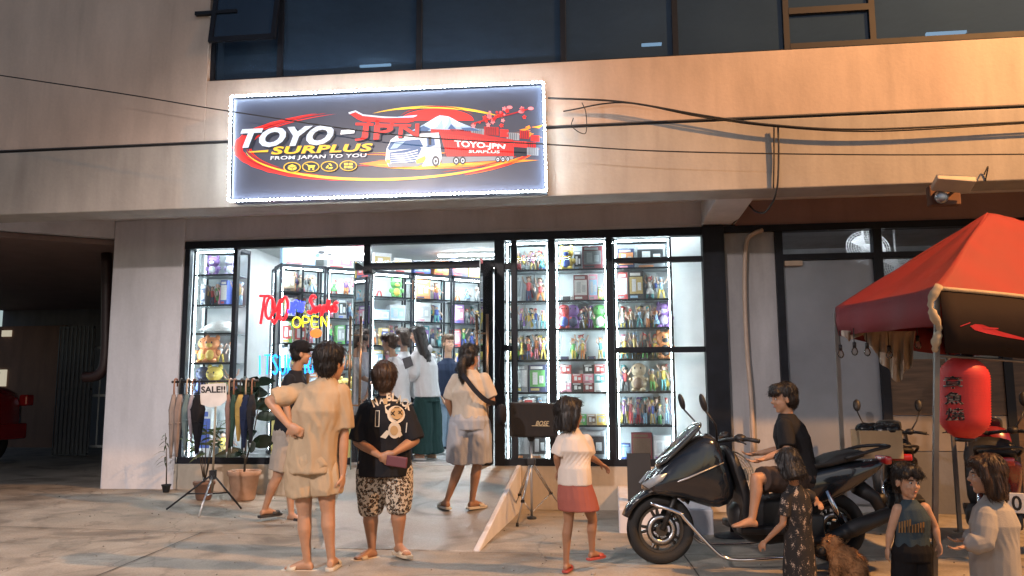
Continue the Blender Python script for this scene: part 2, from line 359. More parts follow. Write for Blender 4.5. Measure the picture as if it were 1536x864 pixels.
# ================================================================ the building
BLD = thing('shop_building', 'two storey commercial building with peach upper wall and taupe fascia', 'building', (-2, 1, 0))
XL, XR = -15., 7.5
bx('fascia_band', (XL,-1.9,3.43), (XR,-1.48,4.178), M_FAS, BLD, bevel=.012)
bx('shadow_groove', (XL,-1.875,4.17), (XR,-1.5,4.22), mat('gap_shade_dark', (.05,.05,.055), .7), BLD)  # dark grey paints in the shade of the gap
WL, WS = -4.58, 4.93
up = bx('upper_wall', (XL,-1.895,4.21), (WL,-1.5,8.2), M_UP, BLD, bevel=.008)
bx('sill_wall', (WL-.001,-1.893,4.212), (XR,-1.5,WS), M_UP, BLD, bevel=.008)
bx('lintel_wall', (WL-.001,-1.893,7.4), (XR,-1.5,8.2), M_UP, BLD)
bx('soffit_slab', (XL,-1.485,3.74), (XR,.3,3.9), M_SOF, BLD)
bx('drip_ledge', (XL,-1.903,4.199), (XR,-1.86,4.211), MATS['gap_shade_dark'], BLD)
bx('head_beam', (-6.83,-.03,3.42), (1.158,.3,3.745), M_PIL, BLD)
bx('cross_beam', (1.16,-1.47,3.44), (1.575,.28,3.744), M_SOF, BLD, bevel=.01)
bx('side_head_beam', (1.577,-.035,3.42), (XR,.3,3.743), M_MAR, BLD)
bx('pillar', (-6.83,-.06,-.2), (-5.79,.55,3.743), M_PIL, BLD, bevel=.02)
bx('base_wall', (-5.795,-.05,-.2), (RX0,.22,FLOOR-.005), M_BASE, BLD)
bx('base_wall', (RX1+.055,-.05,-.25), (2.1,.22,FLOOR-.006), M_BASE, BLD)
bx('base_wall', (RX0,-.04,-.2), (RX1+.055,.21,FLOOR-.012), M_BASE, BLD)
bx('black_column', (1.155,-.09,FLOOR-.2), (1.425,.12,3.419), M_BLK, BLD, bevel=.006)
bx('cable_trim', (-6.83,-.055,3.445), (1.15,-.031,3.458), M_SOF, BLD)
# room behind
bx('shop_floor', (-5.795,-.035,FLOOR-.1), (1.3,5.2,FLOOR), mat('grey_floor_tile', (.45,.46,.46), .25, var=.12, vs=3), BLD)
bx('shop_ceiling', (-5.8,.31,3.70), (1.3,5.2,3.735), M_INT, BLD)
bx('back_wall', (-5.8,5.2,.3), (1.3,5.3,3.7), M_INT, BLD)
bx('side_wall', (-5.9,.24,.3), (-5.78,5.2,3.7), M_INT, BLD)
bx('side_wall', (1.3,.13,-.2), (1.42,5.2,3.7), M_INT, BLD)
bx('white_panel', (.785,.42,FLOOR), (1.29,.46,3.39), M_INT, BLD)
for x, y in ((.62,.40),(-4.6,.8),(-3.4,.7),(-4.6,2.6),(-2.3,1.3),(-2.3,3.0),(-.4,2.2),(-2.3,4.4)):  # first position is an added tube that brightens the white panel
    lt = bx('ceiling_light', (x-.62,y-.06,3.66), (x+.62,y+.06,3.699), M_WHITEP, BLD)
    bx('tube', (x-.6,y-.04,3.645), (x+.6,y+.04,3.659), M_CEIL, lt)
# upper floor window band
UW = MB().box((WL,-1.84,WS), (XR,-1.80,WS+.03)).build('upper_window', M_BLK, BLD)
frm = mat('brown_bronze_frame', (.016,.013,.012), .6)
ux = [WL+.03, -3.74, -2.1, -.47, .75, 1.92, 2.80, 4.6, XR]
for i in range(len(ux)-1):
    a, c = ux[i], ux[i+1]
    MB().add([(a+.02,-1.80,WS+.03),(c-.02,-1.80,WS+.03),(c-.02,-1.80,7.4),(a+.02,-1.80,7.4)], [(0,1,2,3)]).build('pane', M_GLUP, UW)
    bx('mullion', (c-.03,-1.835,WS+.031), (c+.03,-1.77,7.39), frm if c > 1 else M_BLK, UW)
bx('mullion', (WL+.001,-1.835,WS+.031), (WL+.05,-1.77,7.39), M_BLK, UW)
bx('frame_rail', (1.95,-1.838,WS+.032), (XR,-1.775,WS+.09), frm, UW)
bx('frame_rail', (1.95,-1.838,5.35), (2.77,-1.775,5.42), frm, UW)
aw = MB(); Ma = Matrix.Translation((WL+.05,-1.87,6.12)) @ Matrix.Rotation(math.radians(-9), 4, 'X')
aw.box((0,-.02,-.78), (.8,.02,-.72), Ma).box((0,-.02,-.72), (.05,.02,0), Ma).box((.75,-.02,-.72), (.8,.02,0), Ma).box((0,-.02,-.06), (.8,.02,0), Ma)
AW = aw.build('awning_sash', M_BLK, UW)
MB().add([Ma @ Vector(p) for p in ((.05,0,-.72),(.75,0,-.72),(.75,0,-.06),(.05,0,-.06))], [(0,1,2,3)]).build('pane', M_GLUP, UW)
bx('window_stay', (WL-.16,-1.95,5.72), (WL+.35,-1.90,5.76), M_BLK, UW)
bx('upstairs_ceiling', (XL,-1.49,6.6), (XR,5.2,6.7), M_GREYW, BLD)
bx('upstairs_floor', (XL,-1.47,4.0), (XR,5.2,4.1), M_GREYW, BLD)
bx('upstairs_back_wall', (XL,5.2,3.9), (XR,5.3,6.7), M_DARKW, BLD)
for x, y, z, l in ((-3.9,1.6,6.5,.5),(.5,.7,6.2,.28),(4.2,.4,6.0,.5)):
    bx('upstairs_tube', (x,y,z), (x+l,y+.05,z+.03), emis('dim_tube', (.7,.9,1.), 2.2), BLD)

# ---------------------------------------------------------------- storefront frame, panes and doors
SF = MB().box((-5.79,-.045,3.315), (1.156,.07,3.42)).build('storefront_frame', M_BLK, BLD)
def bar(x0, x1, z0, z1, y0=-.035, y1=.06): return bx('mullion', (x0,y0,z0), (x1,y1,z1), M_BLK, SF, bevel=.004)
ZB, ZT = FLOOR+.085, 3.314
bx('bottom_rail', (-5.79,-.04,FLOOR), (-3.25,.065,ZB), M_BLK, SF); bx('bottom_rail', (-1.5,-.04,FLOOR), (1.156,.065,ZB), M_BLK, SF)
bar(-5.789,-5.715,ZB,ZT); bar(-5.085,-5.03,ZB,ZT); bar(-3.262,-3.172,FLOOR,ZT); bar(-1.502,-1.372,FLOOR,ZT,-.05,.08); bar(-1.285,-1.212,ZB,ZT); bar(-.802,-.712,ZB,ZT); bar(-.058,.028,ZB,ZT)
bar(-3.171,-1.503,2.975,3.06,-.05,.075)
bar(.029,1.154,2.985,3.05); bar(.029,1.154,1.835,1.905); bar(-1.371,-1.286,1.875,1.955); bar(-1.371,-1.286,2.93,3.02)
def pane(x0, x1, z0, z1, y=.01, m=M_GL, p=SF): return MB().add([(x0,y,z0),(x1,y,z0),(x1,y,z1),(x0,y,z1)], [(0,1,2,3)]).build('pane', m, p)
pane(-5.715,-5.085,ZB,ZT); pane(-5.03,-3.262,ZB,ZT); pane(-3.172,-1.502,3.06,ZT); pane(-1.372,-1.285,1.955,2.93); pane(-1.372,-1.285,ZB,1.875); pane(-1.372,-1.285,3.02,ZT)
pane(-1.212,-.802,ZB,ZT); pane(-.712,-.058,ZB,ZT); pane(.028,1.155,ZB,1.835); pane(.028,1.155,1.905,2.985); pane(.028,1.155,3.05,ZT)
M_EDGE = mat('green_glass_edge', (.10,.16,.17), .2)
for hx, ex in ((-3.16,-3.10),(-1.515,-1.55)):
    h, e = Vector((hx,-.06,.45)), Vector((ex,-.9,.45)); dv = (e-h); nn = Vector((dv.y,-dv.x,0)).normalized()
    dr = MB().add([h, e, e+Vector((0,0,2.5)), h+Vector((0,0,2.5))], [(0,1,2,3)]).build('glass_door', M_GL, SF)
    MB().box((ex-.006,-.908,.45), (ex+.006,-.9,2.95)).build('pane_edge', M_EDGE, dr)
    q = e.lerp(h, .13); hb = MB()
    hb.smooth = True
    for s in (-1, 1):
        p = q + nn*.065*s; hb.cyl((p.x,p.y,1.02), (p.x,p.y,2.28), .017)
    for z in (1.2, 2.05): hb.cyl(q+nn*.065+Vector((0,0,z-.45)), q-nn*.065+Vector((0,0,z-.45)), .01)
    hb.build('door_handle', mat('brass_brown_metal', (.30,.20,.13), .3, .9), dr)
    bx('patch_fitting', (min(hx,ex)-.012,-.2,2.9), (max(hx,ex)+.012,-.055,2.974), M_BLK, dr)
# ---------------------------------------------------------------- unit next door
NB = MB().box((1.427,-.06,3.335), (XR,.08,3.419)).build('side_unit_frame', M_BLK, BLD)
bx('grey_panel', (1.427,.0,-.2), (2.048,.06,3.334), plaster('grey_gloss_panel', (.42,.42,.44), .35), NB)
bx('post', (2.05,-.055,-.1), (2.14,.07,3.334), M_BLK, NB); bx('post', (3.22,-.055,-.1), (3.325,.07,3.334), M_BLK, NB); bx('post', (4.62,-.055,-.1), (4.72,.07,3.334), M_BLK, NB)
bx('rail', (2.141,-.05,2.965), (3.219,.065,3.04), M_BLK, NB); bx('rail', (3.326,-.05,2.965), (4.62,.065,3.04), M_BLK, NB)
pane(2.14,3.22,3.04,3.334,.01,M_GLT,NB); pane(3.325,4.62,3.04,3.334,.01,M_GLT,NB); pane(3.325,4.62,1.72,2.965,.01,M_GLT,NB); pane(2.14,3.22,.0,2.96,.0,M_FILM,NB)
bx('door_closer', (2.15,-.09,2.89), (2.36,-.02,2.95), mat('beige_metal', (.45,.36,.28), .5), NB)
bx('wood_board', (3.326,-.03,1.05), (4.62,.05,1.72), M_WOOD, NB); bx('low_panel', (3.326,-.025,-.1), (4.62,.05,.62), M_DARKW, NB); bx('pale_board', (3.326,-.03,.63), (4.62,.045,1.04), M_INT if 0 else mat('pale_board_paint', (.20,.18,.165), .6), NB)
bx('wood_board', (4.721,-.03,-.1), (XR,.05,3.33), M_WOOD, NB)
bx('side_room_back', (1.43,2.6,-.1), (XR,2.7,3.7), M_GREYW, BLD); bx('side_room_ceiling', (1.43,.31,3.55), (XR,2.6,3.7), M_GREYW, BLD)
bx('side_room_wall', (XR,-1.4,-.2), (XR+.1,2.7,3.7), M_GREYW, BLD); bx('side_room_floor', (1.43,.09,-.1), (XR,2.6,.02), M_GREYW, BLD)
sl = bx('side_room_light', (2.2,.36,3.50), (3.9,.44,3.54), M_WHITEP, BLD); bx('tube', (2.22,.38,3.48), (3.88,.42,3.499), emis('side_tube', (.85,.93,1.), 70.), sl)
# drain pipe on the grey panel
pp = [W(1144,345,-.05), W(1128,352,-.06), W(1119,368,-.06), W(1117,440,-.06), W(1121,530,-.06), W(1127,600,-.06), W(1130,680,-.06)]
pb = MB(); pb.smooth = True; pb.tube(bez(pp, 6), .027, 10); pb.build('beige_pipe', mat('beige_pvc', (.46,.36,.29), .5), BLD)
# block and leaning black board beside the scooter
blk = MB().box((.03,-2.05,-.12), (.95,-.06,.2)).build('side_step', M_PIL, BLD, bevel=.015)
# ---------------------------------------------------------------- open garage at the left
GA = MB(); ga0, ga1 = Vector((-6.835,-.05,0)), Vector((-8.83,-1.475,0))
for z0, z1 in ((3.5, 3.742),): GA.prism([ga0+Vector((0,0,z0)), ga1+Vector((0,0,z0)), ga1+Vector((.0,.16,z0)), ga0+Vector((0,.16,z0))], (0,0,z1-z0))
GA.build('garage_beam', M_SOF, BLD)
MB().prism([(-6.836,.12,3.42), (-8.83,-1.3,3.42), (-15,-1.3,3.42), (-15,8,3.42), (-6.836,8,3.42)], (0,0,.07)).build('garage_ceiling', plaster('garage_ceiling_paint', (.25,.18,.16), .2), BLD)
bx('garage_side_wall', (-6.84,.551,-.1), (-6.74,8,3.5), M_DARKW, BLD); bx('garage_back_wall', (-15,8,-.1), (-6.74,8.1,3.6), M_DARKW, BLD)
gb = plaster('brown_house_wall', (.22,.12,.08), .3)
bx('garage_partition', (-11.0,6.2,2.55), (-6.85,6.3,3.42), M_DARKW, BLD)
dp = MB(); dp.smooth = True
dp.tube(bez([W(160,380,.62), W(160,470,.62), W(158,540,.62), W(148,562,.62), W(126,566,.62)], 6), .075, 12); dp.build('drain_pipe', mat('maroon_pvc', (.03,.014,.014), .5), BLD)
# metal gates of the garage
def gate(x0, x1, Y, z0, z1, step, m, nm, lab):
    T = thing(nm, lab, 'gate', ((x0+x1)/2, Y, z0))
    for z in (z0, (z0+z1)/2, z1-.05): bx('rail', (x0,Y-.02,z), (x1,Y+.02,z+.05), m, T)
    k = int((x1-x0)/step)
    for i in range(k+1):
        x = x0+.015+(x1-x0-.03)*i/k; bx('bar', (x-.012,Y-.035,z0), (x+.012,Y-.021,z1), m, T)
    return T
pA, pB = W(78,690,5.2), W(130,690,5.2)
gt = gate(pA.x, pB.x, 5.2, .12, 2.75, .085, mat('grey_steel_gate', (.13,.14,.15), .5, .5), 'steel_gate', 'tall dark grey barred steel gate inside the garage beside red car')
bx('gate_sheet', (pA.x,5.23,.12), (pB.x,5.25,2.7), M_DARKW, gt)
pA, pB = W(136,690,5.6), W(166,690,5.6)
gate(pA.x-.15, pB.x+.2, 5.6, .25, 2.35, .2, mat('white_gate_paint', (.8,.8,.8), .5), 'security_gate', 'white grille security gate behind drain pipe in the garage')
lw = W(22,420,7.9); bx('house_wall', (lw.x-1.2,7.7,.1), (lw.x+1.6,7.9,3.0), gb, BLD)
bx('lit_opening', (lw.x-.3,7.66,1.55), (lw.x+.15,7.69,1.95), emis('far_lit_window', (.9,.8,.6), .5), BLD)
bx('lit_opening', (lw.x-.05,7.66,2.75), (lw.x+.2,7.69,2.9), emis('far_lit_window', (.9,.8,.6), .5), BLD)
# ================================================================ shop sign
YS = -2.09
def S(x, y, l=0): return W(340 + x/3.1347, 110 + y/3.1347, YS - .0022*l)
def art(name, col, e=1.):
    return mat('sign_'+name, col, .35, var=.06, vs=3, em=col, es=E_ART*e)
A_BG = art('slate', (.05,.06,.095), .8); A_WH = art('white', (.80,.86,.92)); A_SIL = art('silver', (.62,.74,.88)); A_SHAD = art('deep_navy', (.015,.02,.035), .6)
A_RED = art('red', (.80,.025,.02)); A_DRED = art('dark_red', (.42,.01,.012)); A_GOLD = art('gold', (.95,.58,.04)); A_YEL = art('yellow', (1.,.80,.08)); A_OR = art('orange', (.95,.28,.02))
A_PK = art('pink', (.95,.25,.28)); A_BLUE = art('glass_blue', (.05,.13,.32)); A_LB = art('light_blue', (.35,.55,.80)); A_GR = art('grey', (.25,.29,.34))
SG = thing('shop_sign', 'lit lightbox shop sign with truck artwork and white LED border on the fascia', 'sign', S(770,600))
c4 = [S(28,118), S(1487,50), S(1503,552), S(18,600)]
bk = Vector((0,.19,0)); fr = MB(); fr.prism([c4[0],c4[1],c4[2],c4[3]], bk)
fr.build('sign_box', [A_BG], SG)
def led(a, b):
    t = MB(); t.smooth = True; d = (b-a); k = max(2, int(d.length/.045)); t.tube([a, b], .006, 8)
    for i in range(k):
        p = a.lerp(b, (i+.5)/k); t.box(p-Vector((.010,.016,.010)), p+Vector((.010,.0,.010)))
    t.build('led_strip', M_SLED, SG)
off = Vector((0,-.03,0)); LC = [S(28,114)+off, S(1490,47)+off, S(1505,556)+off, S(16,604)+off]
for i in range(4): led(LC[i], LC[(i+1)%4])
for i in range(4):
    a, c = c4[i], c4[(i+1)%4]; t = MB(); t.tube([a+Vector((0,-.008,0)), c+Vector((0,-.008,0))], .012, 6); t.build('sign_trim', M_BLK, SG)
def sp(name, pts, m, l=1, par=None): return MB().add([S(x, y, l) for x, y in pts], [list(range(len(pts)))]).build(name, m, par or SG)
def ellp(cx, cy, rx, ry, n=24, a0=0, a1=360): return [(cx+rx*math.cos(math.radians(a0+(a1-a0)*i/n)), cy-ry*math.sin(math.radians(a0+(a1-a0)*i/n))) for i in range(n + (a1-a0 != 360))]
def arc(cx, cy, rx, ry, a0, a1, th, n=40, tilt=-.03, j=0.):
    o, q = [], []
    for i in range(n+1):
        t = i/n; a = math.radians(a0+(a1-a0)*t); w = th*math.sin(PI*t)**.7*(1 + j*math.sin(i*2.3))
        x, y = cx+rx*math.cos(a), cy-ry*math.sin(a); y += tilt*(x-770)
        o.append((x*1 + w*.5*math.cos(a), y - w*.5*math.sin(a))); q.append((x - w*.5*math.cos(a), y + w*.5*math.sin(a)))
    return o + q[::-1]
rs = random.Random(3)
sp('brush_swoosh', arc(765,330,712,168,118,262,44,j=.12), A_RED, 1)
for i in range(10):
    k = rs.uniform(.88, 1.03); a0 = rs.uniform(110,190); sp('brush_streak', arc(765,330,712*k,172*k,a0,a0+rs.uniform(50,90),rs.uniform(4,9)), A_DRED if i % 3 else A_RED, 2)
sp('gold_ring', arc(775,328,690,170,186,330,13), A_GOLD, 3); sp('gold_ring', arc(775,328,690,170,205,300,6), A_YEL, 4)
sp('brush_streak', arc(775,325,715,172,282,345,16,j=.2), A_RED, 1); sp('brush_streak', arc(775,330,680,150,290,340,8), A_DRED, 2)
for i in range(5): sp('brush_streak', arc(775,330,700+rs.uniform(-25,25),168+rs.uniform(-10,14),285+rs.uniform(0,20),350-rs.uniform(0,20),5), A_OR if i % 2 else A_RED, 2)
sp('gold_ring', arc(960,330,480,172,45,125,11,tilt=0), A_GOLD, 2); sp('gold_ring', arc(960,332,470,170,55,110,5,tilt=0), A_YEL, 3)
sp('red_sun', ellp(990,222,172,56,28,0,180), A_RED, 3); sp('red_sun', arc(990,222,182,66,20,165,6,tilt=0), A_DRED, 3)
sp('mountain', [(868,270),(930,238),(985,205),(1003,197),(1045,203),(1090,228),(1150,252),(1215,272)], A_LB, 4)
for pts in ([(930,240),(985,206),(1003,198),(1012,215),(990,250),(965,262)], [(1010,199),(1045,204),(1040,235),(1020,262),(1015,225)], [(1050,207),(1090,229),(1120,244),(1085,250),(1060,240)]): sp('snow_cap', pts, A_WH, 5)
for pts in ([(885,268),(925,246),(960,262),(940,272)], [(1040,262),(1055,238),(1080,262)], [(1100,256),(1150,254),(1190,270),(1120,270)]): sp('mountain_shade', pts, A_BLUE, 5)
# torii
sp('torii_beam', [(572,186),(606,176),(640,198),(740,208),(875,212),(897,198),(880,226),(845,234),(640,226),(612,214)], A_RED, 4)
sp('torii_beam', [(572,184),(606,174),(642,193),(742,203),(878,207),(897,196),(890,203),(742,210),(640,200),(606,182),(576,192)], A_SIL, 5)
sp('torii_beam', [(606,232),(690,234),(690,246),(606,244)], A_RED, 4); sp('torii_beam', [(700,236),(868,240),(866,250),(700,247)], A_RED, 4)
for x in (660,700,770): sp('torii_post', [(x,222),(x+16,222),(x+16,240),(x,240)], A_RED, 4)
# far containers and blossom
for (x,y,w,h,m) in ((960,262,90,22,A_RED),(1050,262,100,26,A_DRED),(1150,258,60,34,A_GR),(1210,250,70,40,A_DRED),(1285,262,40,36,A_RED),(1316,278,60,34,A_GR),(1378,268,45,38,A_DRED),(1350,318,60,28,A_RED),(1410,322,44,26,A_DRED),(1352,350,60,38,A_SHAD),(1412,346,54,38,A_GR),(1430,290,40,28,A_RED)):
    o = sp('cargo_container', [(x,y),(x+w,y+3),(x+w,y+h+3),(x,y+h)], m, 4)
    for k in range(1, int(w/9)): sp('rib', [(x+k*9,y+3),(x+k*9+2.2,y+3),(x+k*9+2.2,y+h),(x+k*9,y+h)], A_SHAD, 5, o)
for i in range(16):
    y = rs.uniform(250,300); x = rs.uniform(1330,1450); sp('ember_streak', [(x,y),(x+rs.uniform(20,60),y+rs.uniform(-14,10)),(x+rs.uniform(20,40),y+5)], A_OR, 3)
bl = MB()
for i in range(30):
    x = rs.gauss(1275,60); y = 205 + rs.gauss(0,26) - (x-1275)*.12; r = rs.uniform(6,14)
    x = min(1460, max(1160, x)); y = max(150, y)
    bl.add([S(px,py,6) for px,py in [(x + r*(1.0 if k % 2 == 0 else .55)*math.cos(k*PI/5+i), y + r*(1.0 if k % 2 == 0 else .55)*math.sin(k*PI/5+i)) for k in range(10)]], [list(range(10))])
    bl.mi = i % 2
bl.build('blossom', [A_RED, A_PK], SG)
for i in range(3): x, y = ((1385,180),(1430,165),(1330,160))[i]; sp('petal', ellp(x,y,14,8,10), A_PK, 6)
sp('branch', [(1150,235),(1230,212),(1330,190),(1440,160),(1442,164),(1330,196),(1232,219),(1155,240)], A_DRED, 5)
# glow under the truck
for i in range(22):
    y = rs.uniform(372,452); x = rs.uniform(600,1000); L = rs.uniform(80,300); h = rs.uniform(1.5,5)
    sp('light_streak', [(x,y),(x+L*.6,y-h),(x+L,y),(x+L*.6,y+h)], (A_OR,A_YEL,A_GOLD,A_RED)[i % 4], 3)
sp('light_streak', [(620,425),(760,405),(1000,428),(1350,405),(1470,408),(1200,436),(900,452),(720,440)], A_OR, 2); sp('light_streak', [(700,428),(860,432),(1200,424),(900,444)], A_YEL, 3)
# truck
sp('container_side', [(1003,280),(1348,325),(1350,388),(1035,390)], A_RED, 6); sp('container_side', [(1003,280),(1090,268),(1348,312),(1348,326)], A_DRED, 6)
for k in range(30):
    t = (k+.5)/30; x = 1020+t*325; y0 = 284+t*44; sp('rib', [(x,y0),(x+2.6,y0),(x+2.6,386),(x,387)], A_DRED, 7)
sp('chassis', [(1008,392),(1350,390),(1345,404),(1010,425)], A_GR, 6)
sp('cab_side', [(918,300),(940,282),(998,278),(1012,395),(1000,432),(918,438)], A_SIL, 7); sp('cab_front', [(772,312),(800,292),(940,282),(936,330),(930,400),(902,434),(762,438),(746,408),(752,352)], A_WH, 8)
sp('windscreen', [(772,322),(908,310),(924,344),(898,352),(762,362),(758,350)], A_BLUE, 9); sp('windscreen', [(790,325),(840,320),(800,352),(768,356)], A_LB, 10)
sp('side_window', [(942,306),(976,304),(980,338),(944,346)], A_BLUE, 9); sp('mirror', [(948,298),(962,298),(962,336),(950,336)], A_SHAD, 11)
sp('grille', [(766,372),(906,348),(918,352),(884,420),(778,426),(768,410)], A_BLUE, 9)
for k in range(5): y = 378+k*10; sp('grille_bar', [(770,y),(835,y-4),(900,y-20+k*2),(898,y-15+k*2),(835,y+2),(771,y+4)], A_WH, 10)
sp('bumper', [(760,424),(900,416),(930,402),(922,428),(900,438),(764,442)], A_GR, 9); sp('headlight', [(888,408),(932,388),(936,402),(926,418),(894,424)], A_YEL, 10); sp('headlight', [(748,404),(770,406),(768,424),(752,420)], A_YEL, 10)
for x, y, rx, ry in ((983,413,17,25),(1079,411,15,20),(1110,410,14,19),(1275,405,11,14),(1299,404,11,14),(1322,403,10,13)):
    o = sp('truck_wheel', ellp(x,y,rx,ry,20), A_SHAD, 9); sp('rim', ellp(x,y,rx*.6,ry*.6,16), A_SIL, 10, o); sp('rim', ellp(x,y,rx*.3,ry*.3,12), A_SHAD, 11, o)
def stx(body, q, m, l, bold, shear=0., space=1., shadow=0):
    if shadow: text_on('lettering', body, [S(x+shadow, y+shadow*.8, l-1) for x, y in q], A_SHAD, SG, bold+.02, shear, space)
    return text_on('lettering', body, [S(x, y, l) for x, y in q], m, SG, bold, shear, space)
stx('TOYO', [(66,262),(505,240),(498,335),(60,352)], A_SIL, 13, .045, .25, 1.04, 8); stx('TOYO', [(72,268),(500,246),(496,292),(68,308)], A_WH, 14, .0, .25, 1.04) if 0 else None
sp('lettering', [(538,268),(604,262),(600,282),(534,288)], A_WH, 13)
for ch, q_ in (('J',[(618,246),(668,244),(664,312),(600,318)]),('P',[(694,243),(786,241),(780,302),(690,313)]),('N',[(812,240),(906,236),(902,296),(806,304)])): stx(ch, q_, A_RED, 13, .02, 0., 1., 4)
stx('SURPLUS', [(214,345),(688,328),(682,366),(208,382)], A_GOLD, 13, .035, .12, 1.06, 4)
sp('dash_mark', [(100,368),(196,360),(194,370),(110,372)], A_GOLD, 13)
stx('FROM JAPAN TO YOU', [(206,390),(658,376),(656,398),(204,412)], A_WH, 13, .02, .05, 1.05)
stx('TOYO-JPN', [(1068,312),(1312,334),(1310,362),(1080,356)], A_WH, 9, .035, .1); stx('SURPLUS', [(1138,360),(1284,362),(1284,376),(1138,374)], A_WH, 9, .03, .05)
for i, (x, y) in enumerate(((308,442),(395,439),(483,437),(572,434))):
    o = sp('icon_badge', ellp(x,y,41,25,28), A_GOLD, 12); sp('badge_field', ellp(x,y,36,21,28), A_SHAD, 13, o)
    if i == 0: pl = [[(x-20,y-6),(x,y-15),(x+20,y-6),(x,y+1)], [(x-20,y-3),(x-2,y+4),(x-2,y+15),(x-20,y+8)], [(x+20,y-3),(x+2,y+4),(x+2,y+15),(x+20,y+8)]]
    elif i == 1: pl = [[(x-24,y-12),(x-14,y-12),(x-11,y-7),(x+22,y-7),(x+16,y+5),(x-10,y+5),(x-16,y-9),(x-24,y-9)], ellp(x-7,y+11,5,4,10), ellp(x+12,y+11,5,4,10)]
    elif i == 2: pl = [[(x-18,y+8),(x-8,y-6),(x-2,y-2),(x-10,y+10)], [(x-6,y-13),(x+6,y-13),(x+14,y-2),(x+7,y),(x,y-8)], [(x-4,y+6),(x+18,y+4),(x+12,y+13),(x-4,y+13)]]
    else: pl = [[(x-20,y-13),(x-2,y-13),(x-2,y-2),(x-20,y-2)], [(x+2,y-13),(x+20,y-13),(x+20,y-2),(x+2,y-2)], [(x-20,y+2),(x-8,y+2),(x-8,y+12),(x-20,y+12)], [(x-4,y+2),(x+20,y+2),(x+20,y+12),(x-4,y+12)]]
    for q in pl: sp('badge_mark', q, A_YEL, 14, o)

# ================================================================ neon signs behind the glass
GL = {'T':[[(0,1),(1,1)],[(.5,1),(.42,0)]], 'O':[[(.5+.5*math.cos(a*PI/8),.5+.5*math.sin(a*PI/8)) for a in range(17)]], 'Y':[[(0,1),(.08,.6),(.45,.45),(.9,1)],[(.9,1),(.75,.2),(.4,-.15),(.1,.05)]],
 'j':[[(.7,1),(.7,.1),(.3,0),(.05,.2)]], 'p':[[(.1,-.3),(.2,1),(.8,.95),(.85,.55),(.2,.45)]], 'n':[[(.05,0),(.1,1),(.8,0),(.9,1)]],
 's':[[(.9,.85),(.5,1),(.15,.78),(.5,.52),(.85,.28),(.5,0),(.05,.12)]], 'u':[[(.1,.6),(.12,.1),(.5,0),(.8,.2),(.9,.6)],[(.9,.6),(.9,0)]], 'r':[[(.15,.6),(.15,0)],[(.15,.4),(.5,.62),(.9,.55)]], 'q':[[(.2,.6),(.05,-.5)],[(.2,.5),(.6,.65),(.85,.35),(.5,0),(.15,.1)]], 'l':[[(.4,0),(.35,1.1),(.7,1.15),(.45,.1)]],
 'E':[[(.9,1),(.1,1),(.1,0),(.9,0)],[(.1,.5),(.75,.5)]], 'P':[[(.1,0),(.1,1),(.75,.98),(.85,.72),(.7,.48),(.1,.45)]], 'N':[[(.1,0),(.1,1),(.85,0),(.85,1)]], 'I':[[(.5,0),(.5,1)]], 'K':[[(.1,0),(.1,1)],[(.85,1),(.1,.45),(.9,0)]], 'S':[[(.85,.85),(.5,1),(.15,.8),(.5,.52),(.85,.25),(.5,0),(.1,.15)]],
 'U':[[(.1,1),(.1,.2),(.5,0),(.85,.2),(.85,1)]], 'R':[[(.1,0),(.1,1),(.75,.98),(.85,.75),(.7,.5),(.1,.45)],[(.45,.48),(.9,0)]], 'A':[[(.05,0),(.48,1),(.92,0)],[(.22,.38),(.75,.38)]], 'D':[[(.1,0),(.1,1),(.6,.95),(.9,.6),(.85,.25),(.55,0),(.1,0)]], 'F':[[(.1,0),(.1,1),(.85,1)],[(.1,.52),(.7,.52)]]}
def neon(name, label, words, r=.02):      # words: (string, x, y-baseline, w, h, slant, colour, strength) in photo pixels
    Y = .09; p0 = W(words[0][1], words[0][2], Y); T = thing(name, label, 'neon sign', p0)
    for st, x, y, cw, h, sl, col, es in words:
        m = emis('neon_%d_%d_%d' % tuple(int(c*99) for c in col), col, es)
        for i, ch in enumerate(st):
            if ch == ' ': continue
            b = MB(); b.smooth = True
            for line in GL[ch]:
                pts = [W(x + (i + .08 + .84*px)*cw + sl*py*h, y - py*h - .03*i*cw, Y) for px, py in line]
                b.tube(bez(pts, 3) if len(pts) > 2 else pts, r, 6)
            b.build('letter_tube', m, T)
    return T
RD, BL, YE, CY = (1.,.004,.01), (.02,.03,1.), (1.,.80,.01), (.01,.34,1.)
neon('script_neon_sign', 'red and blue handwritten neon sign hanging behind the left window', [('T',383,486,18,42,.12,RD,3.),('O',396,478,14,32,.1,RD,3.),('Y',406,480,14,30,.1,RD,3.),('O',417,480,14,34,.1,RD,3.),('jpn',431,468,8,15,.1,BL,6.),('s',460,470,12,27,.15,RD,3.),('urqlus',470,468,6,14,.1,RD,3.)])
neon('open_neon_sign', 'yellow neon sign reading OPEN below the red script', [('OPEN',438,491,14,15,.0,YE,2.6)], .010)
neon('blue_neon_sign', 'blue outlined neon letters behind the two standing men', [('ITSUKI',384,562,11.5,29,.0,CY,3.),('RADIO',456,560,11,28,.0,CY,3.)], .012)
lt = neon('white_letter_sign', 'small white unlit letters behind the glass under OPEN', [('FI',418,527,10,10,0,(.9,.95,1.),.8)], .008)  # letters are unlit; their faint glow is put into the material
for x0, y0, x1, y1 in ((378,432,508,494),(380,526,512,566)):
    pass
fb = MB(); fb.smooth = True; fb.ell(W(474,500,.1), (.085,.02,.062)); tag(fb.build('orange_sign_ball', emis('orange_neon', (1.,.22,.03), 1.6)), 'round orange lit disc below the yellow letters', 'sign')

